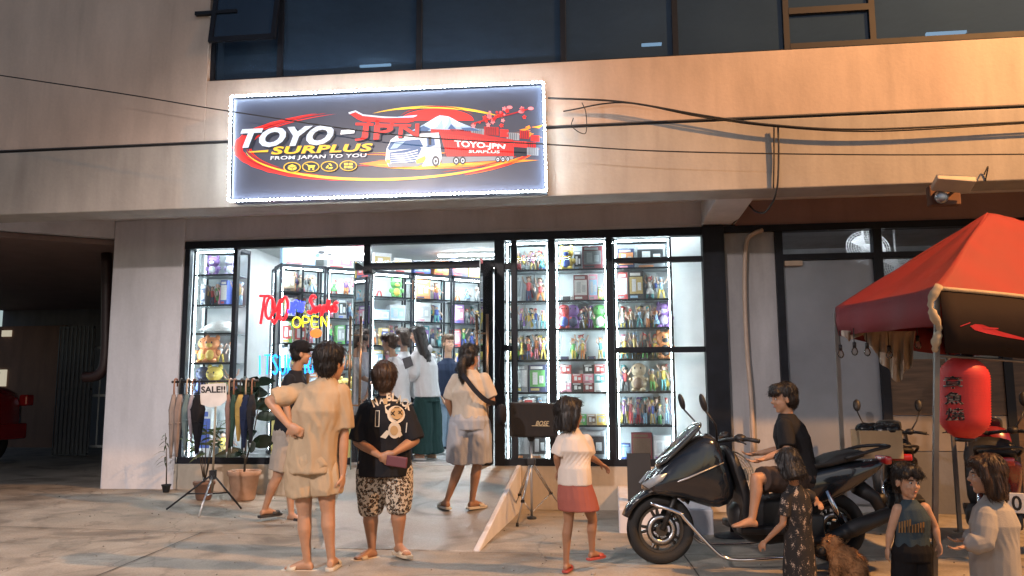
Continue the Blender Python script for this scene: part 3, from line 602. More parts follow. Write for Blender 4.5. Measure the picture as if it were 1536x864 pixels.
# ================================================================ toys
TOY = {'red':(.62,.03,.03),'blue':(.04,.10,.50),'yellow':(.85,.60,.03),'orange':(.80,.24,.03),'green':(.10,.42,.08),'purple':(.22,.08,.35),'pink':(.80,.25,.36),'white':(.72,.72,.72),'black':(.02,.02,.024),'grey':(.28,.29,.31),
       'teal':(.08,.42,.45),'brown':(.20,.10,.05),'tan':(.55,.40,.24),'light blue':(.28,.50,.72),'maroon':(.25,.02,.03),'lavender':(.50,.42,.68),'gold':(.60,.42,.10),'skin':(.68,.42,.30),'navy':(.03,.04,.12),'silver':(.5,.52,.55)}
def tm(c):
    v = TOY[c]; g = sum(v)/3
    return mat('toy_'+c.replace(' ','_'), tuple(.80*x + .20*g + .015 for x in v), .42, var=.12, vs=18)
def fig_mesh(k):
    b = MB(); b.smooth = True; r = random.Random(k)
    b.mi = 0; b.lathe([(.20,0),(.20,.035),(.17,.04)], n=12)
    st = r.uniform(.05,.13); b.mi = 1
    for s in (-1, 1): b.tube([(s*st*1.25, r.uniform(-.04,.04),.04), (s*st,0,.25), (s*.05,0,.46)], [.045,.055,.065], 6)
    b.mi = 2; b.tube([(0,0,.43),(0,-.01,.55),(0,0,.70),(0,0,.75)], [.085,.075,.115,.05], 8)
    if k % 3 == 1: b.tube([(0,.06,.72),(0,.12,.45),(.03*k,.17,.18)], [.08,.13,.17], 7)           # cape
    if k % 3 == 2: b.tube([(0,0,.50),(0,0,.40),(0,0,.24)], [.09,.15,.20], 9)                       # skirt
    b.mi = 3
    for s in (-1, 1):
        up = r.random() < .45; e = Vector((s*r.uniform(.16,.24), r.uniform(-.1,.04), .78 if up else .52)); h = e + Vector((s*r.uniform(-.05,.12), -.08, .18 if up else -.1))
        b.tube([(s*.11,0,.70), e, h], [.04,.034,.03], 6)
    b.ell((0,-.01,.84), (.085,.085,.10), n=9, m=6)
    b.mi = 4; b.ell((0,.02,.88), (.10,.10,.10), n=9, m=6)
    for i in range(4 + k % 3):
        a = r.uniform(0, 6.28); b.tube([(0,.02,.90), (.13*math.cos(a), .03+.10*abs(math.sin(a)), .95+r.uniform(-.2,.08))], [.06,.008], 5)
    b.mi = 5
    if k % 2: b.tube([(.2,-.12,.35), (.26,-.14,1.02)], [.014,.010], 5)
    else: b.box((-.28,-.02,.5), (-.2,.06,.72))
    return b.mesh('figurine', Vector((0,0,0)))
FIG = [fig_mesh(k) for k in range(8)]
for me in FIG:
    for i in range(6): me.materials.append(tm('grey'))
def plush_mesh(k):
    b = MB(); b.smooth = True
    b.mi = 0; b.ell((0,0,.30), (.27,.24,.30), n=16, m=10)
    if k == 0:
        b.ell((0,-.03,.72), (.30,.27,.26), n=16, m=10)
        for s in (-1,1): b.ell((s*.2,0,.95), (.09,.06,.11)); b.ell((s*.29,-.08,.38), (.1,.09,.12)); b.ell((s*.16,-.16,.08), (.11,.16,.08))
        b.mi = 1; b.ell((0,-.17,.30), (.17,.09,.2)); b.ell((0,-.26,.66), (.13,.07,.09)); b.mi = 2
        for s in (-1,1): b.ell((s*.11,-.285,.76), (.03,.02,.04), n=8, m=6)
    elif k == 1:                      # long lying plush
        b.v = []; b.f = []; b.m = []; b.sm = []
        b.tube([(-1.0,0,.16),(-.8,0,.26),(-.4,0,.36),(.1,0,.40),(.5,0,.36),(.8,0,.26),(.95,0,.16)], [.05,.16,.26,.33,.30,.22,.06], 14); b.ell((-1.0,0,.2), (.16,.2,.06)); b.ell((.1,-.32,.15), (.16,.12,.05))
        b.mi = 2; b.ell((.78,-.2,.34), (.03,.02,.03), n=8, m=6)
    else:
        b.ell((0,0,.74), (.26,.24,.24), n=16, m=10); b.ell((0,.18,.2), (.1,.25,.1))
        for s in (-1,1): b.ell((s*.27,-.08,.42), (.07,.11,.07)); b.ell((s*.15,-.14,.07), (.1,.15,.07))
        b.mi = 1; b.ell((0,-.14,.28), (.18,.13,.22)); b.mi = 2
        for s in (-1,1): b.ell((s*.1,-.225,.8), (.025,.02,.04), n=8, m=6)
    return b.mesh('plush_toy', Vector((0,0,0)))
PLU = [plush_mesh(k) for k in range(3)]
for me in PLU:
    for i in range(3): me.materials.append(tm('grey'))
def box_mesh():
    b = MB(); b.box((-.5,-.5,0), (.5,.5,1))
    b.mi = 1; b.box((-.44,-.515,.20), (.44,-.5,.80)); b.mi = 2; b.box((-.40,-.513,.84), (.30,-.5,.94)); b.box((-.28,-.53,.28), (.0,-.515,.72)); b.box((.1,-.53,.32), (.34,-.515,.6)); b.mi = 3; b.box((-.40,-.513,.06), (.1,-.5,.14))
    return b.mesh('product_box', Vector((0,0,0)))
BOXM = box_mesh()
for i in range(4): BOXM.materials.append(tm('grey'))
def con_mesh():
    b = MB(); b.rbox((-.5,-.06,0), (.5,.06,.5), .05); b.mi = 1; b.box((-.3,-.066,.07), (.3,-.06,.43)); b.mi = 2
    for s in (-1,1): b.cyl((s*.4,-.06,.3), (s*.4,-.085,.3), .05, n=10); b.cyl((s*.4,-.06,.15), (s*.4,-.075,.15), .03, n=10)
    return b.mesh('handheld_console', Vector((0,0,0)))
CONM = con_mesh()
for i in range(3): CONM.materials.append(tm('grey'))
def inst(me, name, loc, rz, sc, cols, label, cat, group):
    o = bpy.data.objects.new(name, me); COL.objects.link(o); o.location = loc; o.rotation_euler = (0,0,rz); o.scale = sc if hasattr(sc, '__len__') else (sc,sc,sc)
    for i, c in enumerate(cols):
        if i < len(o.material_slots): o.material_slots[i].link = 'OBJECT'; o.material_slots[i].material = tm(c)
    return tag(o, label, cat, group)
ORD = ['first','second','third','fourth','fifth','sixth','seventh','eighth','ninth']
ri = random.Random(21)
HAIRC = ['black','brown','yellow','red','light blue','white','orange','purple','pink','teal']; ALLC = ['red','blue','yellow','orange','green','purple','pink','white','black','teal','light blue','gold','navy','silver','grey']
LINERS = {}
def cabinet(label, phrase, M, w, d, z0, z1, shelves, rows, led=True, door=True, backm=None):
    """M: local (x across, y depth, z up) -> world"""
    T = thing('display_cabinet', label, 'cabinet', M @ Vector((w/2, d/2, z0)), 'display cabinets in the shop'); X3 = M
    def bb(nm, a, c, m, par=T): return MB().box(a, c, X3).build(nm, m, par)
    t = .028
    for x in (0, w-t):
        for y in (0, d-t): bb('post', (x,y,z0), (x+t,y+t,z1), M_BLK)
    bb('top_panel', (0,0,z1-.05), (w,d,z1), M_BLK); bb('base_panel', (0,0,z0), (w,d,z0+.05), M_BLK)
    bb('back_panel', (t,d-.012,z0+.05), (w-t,d-.002,z1-.05), backm or mat('cabinet_back', (.66,.70,.72), .5, var=.06))
    for z in shelves:
        s = bb('shelf', (t,.02,z-.012), (w-t,d-.015,z), mat('shelf_glass_smoke', (.35,.40,.42), .1, var=.05)); bb('shelf_edge', (t,.004,z-.02), (w-t,.019,z+.004), M_BLK, s)
    if led:
        for x in ((t+.002, w-t-.014) if led == True else (t+.002,)): bb('led_strip', (x,.03,z0+.06), (x+.012,.042,z1-.06), M_LED)  # island cabinets: the single upright strip is added to brighten their shelves
        bb('led_strip', (t+.03,.05,z1-.068), (w-t-.03,.07,z1-.052), M_LED)
    if door: MB().add([X3 @ Vector(p) for p in ((t,.0,z0+.05),(w-t,.0,z0+.05),(w-t,.0,z1-.05),(t,.0,z1-.05))], [(0,1,2,3)]).build('glass_front', M_GLC, T)
    rz = math.atan2(M[1][0], M[0][0]); levels = [z0+.05] + sorted(shelves) ; levels = levels[::-1]
    tops = [z1-.06] + levels[:-1]
    for r, row in enumerate(rows):
        if r >= len(levels): break
        z = levels[r]+.002; room = tops[r]-levels[r]-.03; n = len(row); usable = w-.12
        if row == 'rand': row = [(('b' if ri.random() < .28 else 'f'), ri.choice(ALLC)) for _ in range(ri.choice((3,4,4)))]; n = len(row)
        ws = [it[2] if len(it) > 2 else 1. for it in row]; tot = sum(ws); acc = .06
        for i, it in enumerate(row):
            k, c = it[0], it[1]; sw = usable*ws[i]/tot; cx = acc + sw/2; acc += sw
            c2 = it[3] if len(it) > 3 else ri.choice(ALLC); p = M @ Vector((cx, d*.42 + ri.uniform(-.03,.05), z))
            pos = '%s from left on %s shelf of %s' % (ORD[i], ORD[r], phrase)
            if k == 'f':
                h = min(room*ri.uniform(.68,.97), .36); c3 = ri.choice(HAIRC)
                inst(ri.choice(FIG), 'figurine', p, rz+ri.uniform(-.5,.5), (min(h*1.15, sw*2.0), min(h*1.1,.3), h), ['black', c2, c, 'skin', c3, ri.choice(ALLC)], '%s figurine with %s hair, %s' % (c, c3.replace('light ',''), pos), 'figurine', 'figurines in the cabinets')
                if ri.random() < .55 and d > .25:      # second row behind it
                    q = M @ Vector((cx + ri.uniform(-.04,.04), d*.74, z)); cc = ri.choice(ALLC); inst(ri.choice(FIG), 'figurine', q, rz+ri.uniform(-.5,.5), min(room*.98,.38)*.95, ['black', ri.choice(ALLC), cc, 'skin', ri.choice(HAIRC), 'grey'], '%s figurine behind the one %s' % (cc.replace('light ','pale-'), pos.replace('on ','').replace(' from left','').replace(' of ',', ')), 'figurine', 'figurines in the cabinets')
            elif k == 'p': h = min(room*.98,.40); inst(PLU[it[4] if len(it) > 4 else 0], 'plush_toy', p, rz+ri.uniform(-.2,.2), h, [c, c2, 'black'], '%s plush toy, %s' % (c, pos), 'plush toy', 'plush toys in the cabinets')
            elif k == 'P': inst(PLU[1], 'plush_toy', p, rz, sw*.5, [c, c2, 'black'], 'long %s plush toy lying, %s' % (c, pos), 'plush toy', 'plush toys in the cabinets')
            elif k == 'b':
                h = room*(it[4] if len(it) > 4 else ri.uniform(.75,.95)); inst(BOXM, 'product_box', p, rz, (sw*.93, min(.16,d*.5), h), [c, c2, ri.choice(['white','silver',c2]), ri.choice(ALLC)], '%s box with %s panel, %s' % (c, c2, pos), 'box', 'product boxes in the cabinets')
            elif k == 'B':                          # a pile of flat boxes: each its own
                hh = room*.30; cs = it[3]
                for j, cc in enumerate(cs): inst(BOXM, 'product_box', p + Vector((0,0,j*(hh+.001))), rz, (sw*.95,.14,hh), [cc,cc,'white','black'], '%s %s flat box in pile %s' % (['lowest','second','top'][j], cc, pos), 'box', 'product boxes in the cabinets')
            elif k == 'c': inst(CONM, 'handheld_console', p, rz, (sw*.92,1,sw*.8), [c, 'black' if c != 'black' else 'navy', c2], '%s handheld console, %s' % (c, pos), 'console', 'consoles in the cabinets')
    return T
I4 = lambda x, y: Matrix.Translation((x, y, 0))
SH = [.925, 1.345, 1.76, 2.16, 2.53, 2.94]
Z0, Z1 = FLOOR+.006, 3.36
f = lambda *c: [('f', x) for x in c]
cabinet('narrow lit display cabinet right beside the door post', 'door cabinet', I4(-1.39,.10), .60, .38, Z0, Z1, SH,
  [f('red','yellow','pink','teal'), [('b','silver',1.,'grey'),('f','red'),('f','red')], f('yellow','purple','yellow','blue','gold'), f('green','yellow','red','orange','yellow'), [('b','grey',1.,'white'),('b','navy',1.,'green')], [('f','red'),('b','white',1.,'red'),('f','black')], [('b','black',1.,'grey'),('b','white',.8,'black',.9)]])
cabinet('lit display cabinet full of consoles behind the middle pane', 'middle cabinet', I4(-.735,.10), .70, .38, Z0, Z1, SH,
  [[('p','yellow',1.1,'blue'),('b','grey',.6,'black'),('b','maroon',1.6,'grey')], [('c','white',1.2,'grey'),('b','maroon',1.3,'white'),('b','pink',.8,'light blue',.9),('b','green',.5,'yellow',.45)], [('p','red',1,'blue',2),('p','purple',.8,'navy',2),('f','grey'),('f','silver'),('p','green',1,'white',2)], [('c','black',1,'purple'),('f','green'),('f','yellow'),('c','black',1,'pink'),('f','teal')], [('B','red',1,['pink','white','red']),('B','red',1,['black','red']),('B','red',1,['maroon','pink','black']),('B','red',1,['white','teal','red'])], [('f','light blue'),('b','green',.6,'green',.35),('b','tan',.6,'brown',.35),('b','yellow',.6,'yellow',.35)], [('b','black',1,'grey'),('b','grey',1.4,'black')]])
cabinet('lit display cabinet of figurines beside the white panel', 'panel cabinet', I4(.03,.10), .75, .38, Z0, Z1, SH,
  [[('b','navy',1,'orange'),('b','grey',1.8,'black',.95)], [('b','red',.9,'white',.95),('b','black',1.4,'gold',.98),('f','white'),('f','light blue')], [('f','white'),('f','tan'),('f','light blue'),('f','white'),('f','light blue'),('p','purple',.8,'lavender')], [('f','yellow'),('f','gold'),('f','black'),('f','yellow'),('p','orange',.8,'black')], [('f','red'),('p','tan',1.4,'brown',2),('f','gold'),('f','yellow')], f('purple','maroon','pink','black','blue','white','light blue'), [('b','blue',.6,'light blue',.5),('b','maroon',1.4,'brown'),('b','silver',1.2,'white')]])
SHL = [1.335, 1.765, 2.17, 2.56, 2.98]
cabinet('lit display cabinet of plush toys at the left end', 'left end cabinet', I4(-5.73,.10), .64, .40, Z0, Z1, SHL,
  [[('p','purple',1,'white'),('p','lavender',1,'white')], [('b','grey',.7,'navy'),('f','red'),('f','pink'),('b','blue',.9,'white'),('f','light blue')], [('P','white',1,'silver')], [('p','orange',1,'yellow',2),('p','orange',.9,'yellow'),('f','white'),('f','white')], [('p','navy',.8,'blue',2),('p','yellow',1.2,'gold'),('f','yellow')], [('b','white',1,'blue'),('f','yellow')]])
# island row seen through the window and the open door, receding to the right
r0, r1 = Vector((-4.93,1.2,0)), Vector((-2.05,3.35,0)); dv = (r1-r0); L = dv.length; dv.normalize(); nv = Vector((-dv.y, dv.x, 0))
RM = Matrix(((dv.x,nv.x,0,r0.x),(dv.y,nv.y,0,r0.y),(0,0,1,0),(0,0,0,1)))
names = ['nearest island cabinet','second island cabinet','third island cabinet','fourth island cabinet','farthest island cabinet']; cw = L/5
for k in range(5):
    Mk = RM @ Matrix.Translation((k*cw,0,0)); rows = ['rand']*7
    if k == 0: rows = [[('b','brown',1,'tan'),('f','tan'),('f','white')],'rand',[('b','white',1,'red'),('b','tan',1,'red'),('f','light blue')],'rand','rand','rand']
    if k == 2: rows = [[('f','pink'),('p','green',1.2,'yellow')],[('b','light blue',1,'white',.5),('b','silver',1,'light blue')],'rand','rand','rand','rand']
    if k == 3: rows = [[('b','orange',1,'gold',.98),('f','orange')],[('b','white',1,'silver'),('f','blue')],'rand','rand','rand','rand']
    cabinet('glass island cabinet, %s along the row into the shop' % ['nearest','second','third','fourth','farthest'][k], names[k], Mk, cw-.02, .42, Z0, 3.30, [.92,1.32,1.72,2.10,2.50,2.88], rows, led='top')
# side face of the island (returns to the left)
s0 = r0 + Vector((-.02,.02,0)); sd = Vector((-.55,.84,0)).normalized(); sn = Vector((-sd.y, sd.x, 0))
SM = Matrix(((-sd.x,-sn.x,0,s0.x+sd.x*.75),(-sd.y,-sn.y,0,s0.y+sd.y*.75),(0,0,1,0),(0,0,0,1)))
cabinet('glass cabinet turned aside behind the red neon', 'turned cabinet', SM, .73, .36, Z0, 3.30, [.92,1.32,1.72,2.10,2.50,2.88], ['rand']*7, led='top')
# boxes and posters standing on top of the island row
for i, (t, w, h, c, c2) in enumerate(((.20,.5,.28,'light blue','white'),(.85,.42,.22,'white','pink'),(1.55,.3,.30,'white','gold'),(1.9,.3,.24,'white','yellow'),(2.25,.3,.2,'blue','light blue'),(2.6,.26,.26,'orange','yellow'),(2.95,.3,.3,'navy','red'),(3.25,.26,.3,'yellow','tan'))):
    inst(BOXM, 'product_box', RM @ Vector((t+.1,.2,3.302)), math.atan2(dv.y, dv.x), (w,.2,h), [c,c2,'white','red'], '%s box with %s panel, %s on top of the island cabinets' % (c, c2, ORD[i]), 'box', 'boxes on top of the island cabinets')
# counter with register inside the door
ct = thing('sales_counter', 'low pale sales counter inside the shop left of the group', 'counter', (-4.3,.75,FLOOR))
bx('counter_body', (-4.75,.62,FLOOR), (-3.5,.98,FLOOR+.75), mat('yellow_board', (.62,.52,.16), .5), ct); bx('counter_top', (-4.78,.60,FLOOR+.751), (-3.47,1.0,FLOOR+.79), M_WHITEP, ct)
for i, (x, c, c2) in enumerate(((-4.55,'yellow','white'),(-4.2,'light blue','yellow'),(-3.75,'yellow','gold'))):
    inst(PLU[(0,2,0)[i]], 'plush_toy', (x,.8,FLOOR+.792), 0, .34, [c, c2, 'black'], '%s plush toy, %s from left on the sales counter' % (c, ORD[i]), 'plush toy', 'plush toys on the counter')

# printed posters hanging inside above the left window
for i, (x0, y0, x1, y1, c, cs, lab) in enumerate(((446,366,512,388,'white',('grey','blue','black'),'pale poster with car drawings hung at the top of the left window'),(514,366,545,391,'pink',('yellow','green','red'),'pink poster with a round yellow wheel print near the door jamb'))):
    a, c_ = W(x0,y0,.9), W(x1,y1,.9); T = thing('poster', lab, 'poster', (a.x,.9,c_.z)); bx('sheet', (a.x,.9,c_.z), (c_.x,.905,a.z), tm(c), T)
    for k in range(7):
        u, v = ri.uniform(.08,.75), ri.uniform(.1,.7); w_, h_ = ri.uniform(.1,.22)*(c_.x-a.x), ri.uniform(.1,.3)*(a.z-c_.z); px_ = a.x+u*(c_.x-a.x); pz_ = c_.z+v*(a.z-c_.z)
        m_ = MB(); m_.add([(px_ + w_*(.5+.5*math.cos(t*PI/5)), .898-.0006*k, pz_ + h_*(.5+.5*math.sin(t*PI/5))) for t in range(10)], [list(range(10))]); m_.build('print', tm(cs[k % 3]), T)
# ================================================================ people
def remesh(b, name, m, parent, vox=.009, it=4, folds=0., seed=0., fs=(9,9,4), keep=None):
    me = b.mesh('tmp', Vector((0,0,0))); o = bpy.data.objects.new('tmp', me); COL.objects.link(o)
    bm = bmesh.new(); bm.from_mesh(me); bmesh.ops.recalc_face_normals(bm, faces=bm.faces); bm.to_mesh(me); bm.free()
    r = o.modifiers.new('r', 'REMESH'); r.mode = 'VOXEL'; r.voxel_size = vox
    if it: s = o.modifiers.new('s', 'SMOOTH'); s.factor = .5; s.iterations = it
    bpy.context.view_layer.update()
    ev = bpy.data.meshes.new_from_object(o.evaluated_get(bpy.context.evaluated_depsgraph_get()))
    bpy.data.objects.remove(o); bpy.data.meshes.remove(me); ev.name = name
    if folds:
        sv = Vector((seed*3.1, seed*1.7, seed)); ns = [(v.co.copy(), v.normal.copy()) for v in ev.vertices]
        for v, (c, nn) in zip(ev.vertices, ns):
            q = Vector((c.x*fs[0] + c.z*2.0, c.y*fs[1], c.z*fs[2] + 1.2*noise.noise(c*3.0+sv))) + sv
            w = noise.noise(q); w2 = noise.noise(q*2.3 + Vector((5,1,2)))
            v.co = c + nn*folds*(.9*(1-2*abs(w)) + .6*w2)
    off = ORG[parent]
    for v in ev.vertices: v.co -= off
    ev.polygons.foreach_set('use_smooth', [True]*len(ev.polygons)); ev.materials.clear(); ev.materials.append(m); ev.update()
    ob = bpy.data.objects.new(name, ev); COL.objects.link(ob); ob.parent = parent; ORG[ob] = off
    return ob
def ring(c, ax, ay, n=16): return [Vector(c) + ax*math.cos(2*PI*j/n) + ay*math.sin(2*PI*j/n) for j in range(n)]
def perp(d, hint):
    a = hint - d*hint.dot(d)
    if a.length < 1e-3: a = d.orthogonal()
    a.normalize(); return a, d.cross(a).normalized()
def limb(b, pts, rs, flat=1., hint=Vector((1,0,0)), n=12, balls=True):
    pts = [Vector(p) for p in pts]; rg = []
    for i, p in enumerate(pts):
        d = (pts[min(i+1,len(pts)-1)] - pts[max(i-1,0)]).normalized(); a, c = perp(d, hint); rg.append(ring(p, a*rs[i], c*rs[i]*flat, n))
    b.loft(rg)
    if balls:
        for p, r in ((pts[0], rs[0]), (pts[-1], rs[-1])): b.ell(p, (r*.99,r*.99,r*.99), n=10, m=7)
UP = Vector((0,0,1))
SKINS = {'a':(.42,.235,.145),'b':(.34,.18,.105),'c':(.50,.30,.20),'d':(.30,.155,.09)}
def skin(k): return mat('skin_'+k, SKINS[k], .5, var=.08, vs=14, bump=.06, bs=150, sss=.12)
def hairm(k): return mat('hair_'+k, {'black':(.012,.010,.010),'brown':(.045,.024,.014),'light':(.10,.06,.035)}[k], .42, var=.5, vs=30, bump=.5, bs=60, stretch=(3,3,.35))
def hand(b, w, d, spread, curl, s, bend=.35):
    d = d.normalized(); sp_, _ = perp(d, spread); cu = d.cross(sp_).normalized()
    if cu.dot(curl) < 0: cu = -cu
    pc = w + d*.045*s; M = Matrix((sp_, cu, d)).transposed(); b.ell(pc, (.041*s,.019*s,.055*s), M, n=12, m=8)
    for i, (o, L) in enumerate(((-.030,.066),(-.010,.078),(.011,.073),(.030,.056))):
        p0 = w + d*.085*s + sp_*o*s; d1 = (d*math.cos(bend) + cu*math.sin(bend)); d2 = (d*math.cos(bend*2.4) + cu*math.sin(bend*2.4))
        p1 = p0 + d1*L*.55*s; p2 = p1 + d2*L*.5*s; limb(b, [p0 - d*.02*s, p1, p2], [.0098*s,.0092*s,.0078*s], n=7)
    t0 = w + d*.03*s - sp_*.032*s; limb(b, [t0, t0 + (d*.7 - sp_*.6 + cu*.35).normalized()*.038*s, t0 + (d*.9 - sp_*.35 + cu*.5).normalized()*.068*s], [.0125*s,.011*s,.009*s], n=7)
def person(label, w, J, face, S=1., hs=1., fat=1., sk='a', top=None, bottom=None, hair=None, shoes=None, headdir=None, look=0., group='people outside the shop', smile=False, hands=None, folds=.006, base=None):
    """J: photo pixel joints with depth offsets; a = image-left limb, b = image-right limb"""
    P = {}
    for k, v in J.items(): P[k] = D(v[0], v[1], w + (v[2] if len(v) > 2 else 0.))
    for s in 'ab':
        P['s'+s] = P['s'+s].lerp(P['neck'], .10) - Vector((0,0,.034*S))
    fa = math.radians(face); R2 = lambda v: v
    fwd = Vector((-math.sin(YAW)*math.cos(fa) + math.cos(YAW)*math.sin(fa), math.cos(YAW)*math.cos(fa) + math.sin(YAW)*math.sin(fa), 0)).normalized()
    lat = Vector((fwd.y, -fwd.x, 0))
    pel, chest, neck, hc = P['pelvis'], P['chest'], P['neck'], P['head']
    org = base or Vector((pel.x, pel.y, min(p.z for p in P.values())))
    T = thing('person', label, 'person', org, group)
    b = MB()
    # torso
    waist = pel.lerp(chest, .45); hw = max((P['ha']-P['hb']).length*.5, .07*S); shw = (P['sa']-P['sb']); shw2 = shw.length*.5
    sl = shw.normalized() if shw.length > .12 else lat
    if sl.dot(lat) < 0: sl = -sl
    if shw2 < .13*S: sl = lat; shw2 = .15*S
    fr = fwd; sf, _ = perp(sl.cross(UP).normalized(), fwd); cf = UP.cross(sl).normalized()
    if cf.dot(fwd) < 0: cf = -cf
    up_t = (neck-pel).normalized()
    trs = [(pel - up_t*.10*S, .10*S*fat, .09*S*fat, lat, fwd), (pel, .155*S*fat, .115*S*fat, lat, fwd), (waist, .135*S*fat, .10*S*fat, lat, fwd), (chest, max(.15*S, shw2*.86)*min(fat,1.12), .115*S*fat, sl, cf), (chest.lerp(neck,.55), shw2*.92, .095*S*fat, sl, cf), (chest.lerp(neck,.86), shw2*.55, .068*S, sl, cf), (neck, .056*S, .056*S, sl, cf)]
    b.loft([ring(c, ax*rx, ay*ry, 18) for c, rx, ry, ax, ay in trs])
    hup = (hc - neck).normalized(); hup = (hup*.4 + UP*.6).normalized()
    hd = math.radians(face if headdir is None else headdir)
    hf = Vector((-math.sin(YAW)*math.cos(hd) + math.cos(YAW)*math.sin(hd), math.cos(YAW)*math.cos(hd) + math.sin(YAW)*math.sin(hd), math.tan(math.radians(look)))).normalized()
    hl = hf.cross(UP).normalized(); hu = hl.cross(hf).normalized(); HM = Matrix((hl, hf, hu)).transposed(); q = hs*S
    def hp(x, y, z): return hc + HM @ Vector((x*q, y*q, z*q))
    limb(b, [neck - UP*.02*S, neck.lerp(hp(0,-.02,-.08), .6), hp(0,-.015,-.06)], [.058*S,.052*S,.052*S], n=12, balls=False)
    b.ell(hp(0,-.012,.025), (.074*q,.092*q,.092*q), HM, n=18, m=12); b.ell(hp(0,.022,-.035), (.060*q,.066*q,.078*q), HM, n=16, m=10); b.ell(hp(0,.052,-.092), (.030*q,.026*q,.024*q), HM)
    b.ell(hp(0,.093,-.022), (.014*q,.020*q,.016*q), HM, n=10, m=7); b.ell(hp(0,.084,.005), (.009*q,.014*q,.028*q), HM, n=10, m=7)
    for s in (-1, 1): b.ell(hp(s*.074,-.012,-.012), (.010*q,.020*q,.032*q), HM, n=10, m=7); b.ell(hp(s*.032,.062,-.03), (.024*q,.022*q,.022*q), HM, n=10, m=7)
    # limbs
    for s in 'ab':
        sh, el, wr = P['s'+s], P['e'+s], P['w'+s]
        limb(b, [sh, sh.lerp(el,.45), el], [.052*S*fat,.046*S*fat,.037*S*fat]); limb(b, [el, el.lerp(wr,.3), wr], [.037*S*fat,.038*S*fat,.024*S])
        dd = (wr-el).normalized(); hh = (hands or {}).get(s, {})
        hand(b, wr, hh.get('d') or dd, hh.get('spread') or (fwd if abs(dd.dot(fwd)) < .8 else lat), hh.get('curl') or (chest-wr), S*hh.get('s',1.), hh.get('bend',.4))
        hi, kn, an = P['h'+s], P['k'+s], P['f'+s]
        limb(b, [hi, hi.lerp(kn,.5), kn], [.083*S*fat,.073*S*fat,.052*S*fat]); kd = (an-kn)
        bk = -fwd*.014*S; limb(b, [kn, kn.lerp(an,.28)+bk, kn.lerp(an,.62)+bk*.5, an], [.052*S*fat,.054*S*fat,.039*S*fat,.031*S])
        to = P['t'+s]; td = (to-an); td.z = 0; L = .17*S
        td = td.normalized() if td.length > .02 else fwd
        sole = an - UP*(.062*S); a2, c2 = td.cross(UP).normalized(), UP; hz = math.radians(0)
        pts = [an - td*.045*S - UP*.035*S, an + td*.01*S - UP*.012*S, an + td*.07*S - UP*.028*S, an + td*.13*S - UP*.042*S, an + td*.175*S - UP*.048*S]
        b.loft([ring(p, a2*rx*S, UP*rz*S, 12) for p, rx, rz in zip(pts, (.026,.034,.038,.044,.030), (.026,.045,.034,.020,.012))])
        if shoes and 'solecol' in shoes:
            sb = MB(); M2 = Matrix((a2, td, UP)).transposed(); z0 = -.082*S
            out = [(.034,-.065),(.043,.0),(.050,.08),(.050,.15),(.034,.20),(-.030,.20),(-.047,.15),(-.044,.08),(-.040,.0),(-.032,-.065),(0,-.078)]
            sb.prism([an + M2 @ Vector((x*S, y*S, z0)) for x, y in out], (0,0,.026*S)); so = sb.build('sandal', mat('sandal_'+shoes['name'], shoes['solecol'], .6), T, bevel=.006*S)
            st = MB(); st.smooth = True; wd = shoes.get('strap', .05)
            st.loft([[an + M2 @ Vector((.052*S*math.cos(PI*k/8), y*S, (-.062 + h*math.sin(PI*k/8))*S)) for k in range(9)] for y, h in ((.075,.052),(.075+wd*.5,.046),(.075+wd,.040))], cap=False)
            sto = st.build('strap', mat('strap_'+shoes['name'], shoes.get('strapcol', shoes['solecol']), .55), so); sm = sto.modifiers.new('solid', 'SOLIDIFY'); sm.thickness = .006
    remesh(b, 'body', skin(sk), T, .0075*max(.72, S**.5), 3)
    # clothes
    if top:
        c = MB(); ease = top.get('ease', .024)*S; hem = top.get('hem', .35); hz = pel.lerp(chest, -hem + .0) if 0 else pel - up_t*top.get('drop', .06)*S
        tw = top.get('w', 1.)
        trs = [(hz, (.158*S*fat + ease)*tw, (.118*S*fat + ease), lat, fwd), (pel.lerp(waist,.4), (.152*S*fat + ease)*tw, .114*S*fat + ease, lat, fwd), (waist, (.142*S*fat + ease)*tw, .105*S*fat + ease*1.1, lat, fwd), (chest, max(.15*S, shw2*.86)*min(fat,1.12) + ease*1.1, .117*S*fat + ease, sl, cf), (chest.lerp(neck,.55), shw2*.92 + ease*.4, .097*S*fat + ease*.7, sl, cf), (chest.lerp(neck,.84), shw2*.62 + ease*.2, .072*S + ease*.3, sl, cf), (neck + UP*.004, .068*S, .068*S, sl, cf)]
        c.loft([ring(cc, ax*rx, ay*ry, 20) for cc, rx, ry, ax, ay in trs])
        if top.get('hood'): c.ell(neck - fwd*.06*S, (.13*S,.08*S,.07*S), None, n=14, m=9)
        for s in 'ab':
            sh, el, wr = P['s'+s], P['e'+s], P['w'+s]; k = top.get('sleeve', .8); r0 = .053*S*fat + ease*.25; r1 = .049*S*fat + ease*.55
            if k == 0: continue
            if k <= 1: limb(c, [sh, sh.lerp(el, k*.5), sh.lerp(el, k)], [r0, r1, r1+.003*S], n=14, balls=False); c.ell(sh, (r0,r0,r0))
            else: limb(c, [sh, sh.lerp(el,.5), el, el.lerp(wr,.5), el.lerp(wr,.93)], [r0+.006, r1+.006, r1+.004, .052*S*fat+ease*.5, .036*S], n=14, balls=False); c.ell(sh, (r0,r0,r0)); c.ell(el, (r1,r1,r1))
        top['obj'] = remesh(c, top.get('name','shirt'), top['mat'], T, .0085*max(.75,S), 2, folds*S, len(label)*7 % 97, (10,10,2.6))
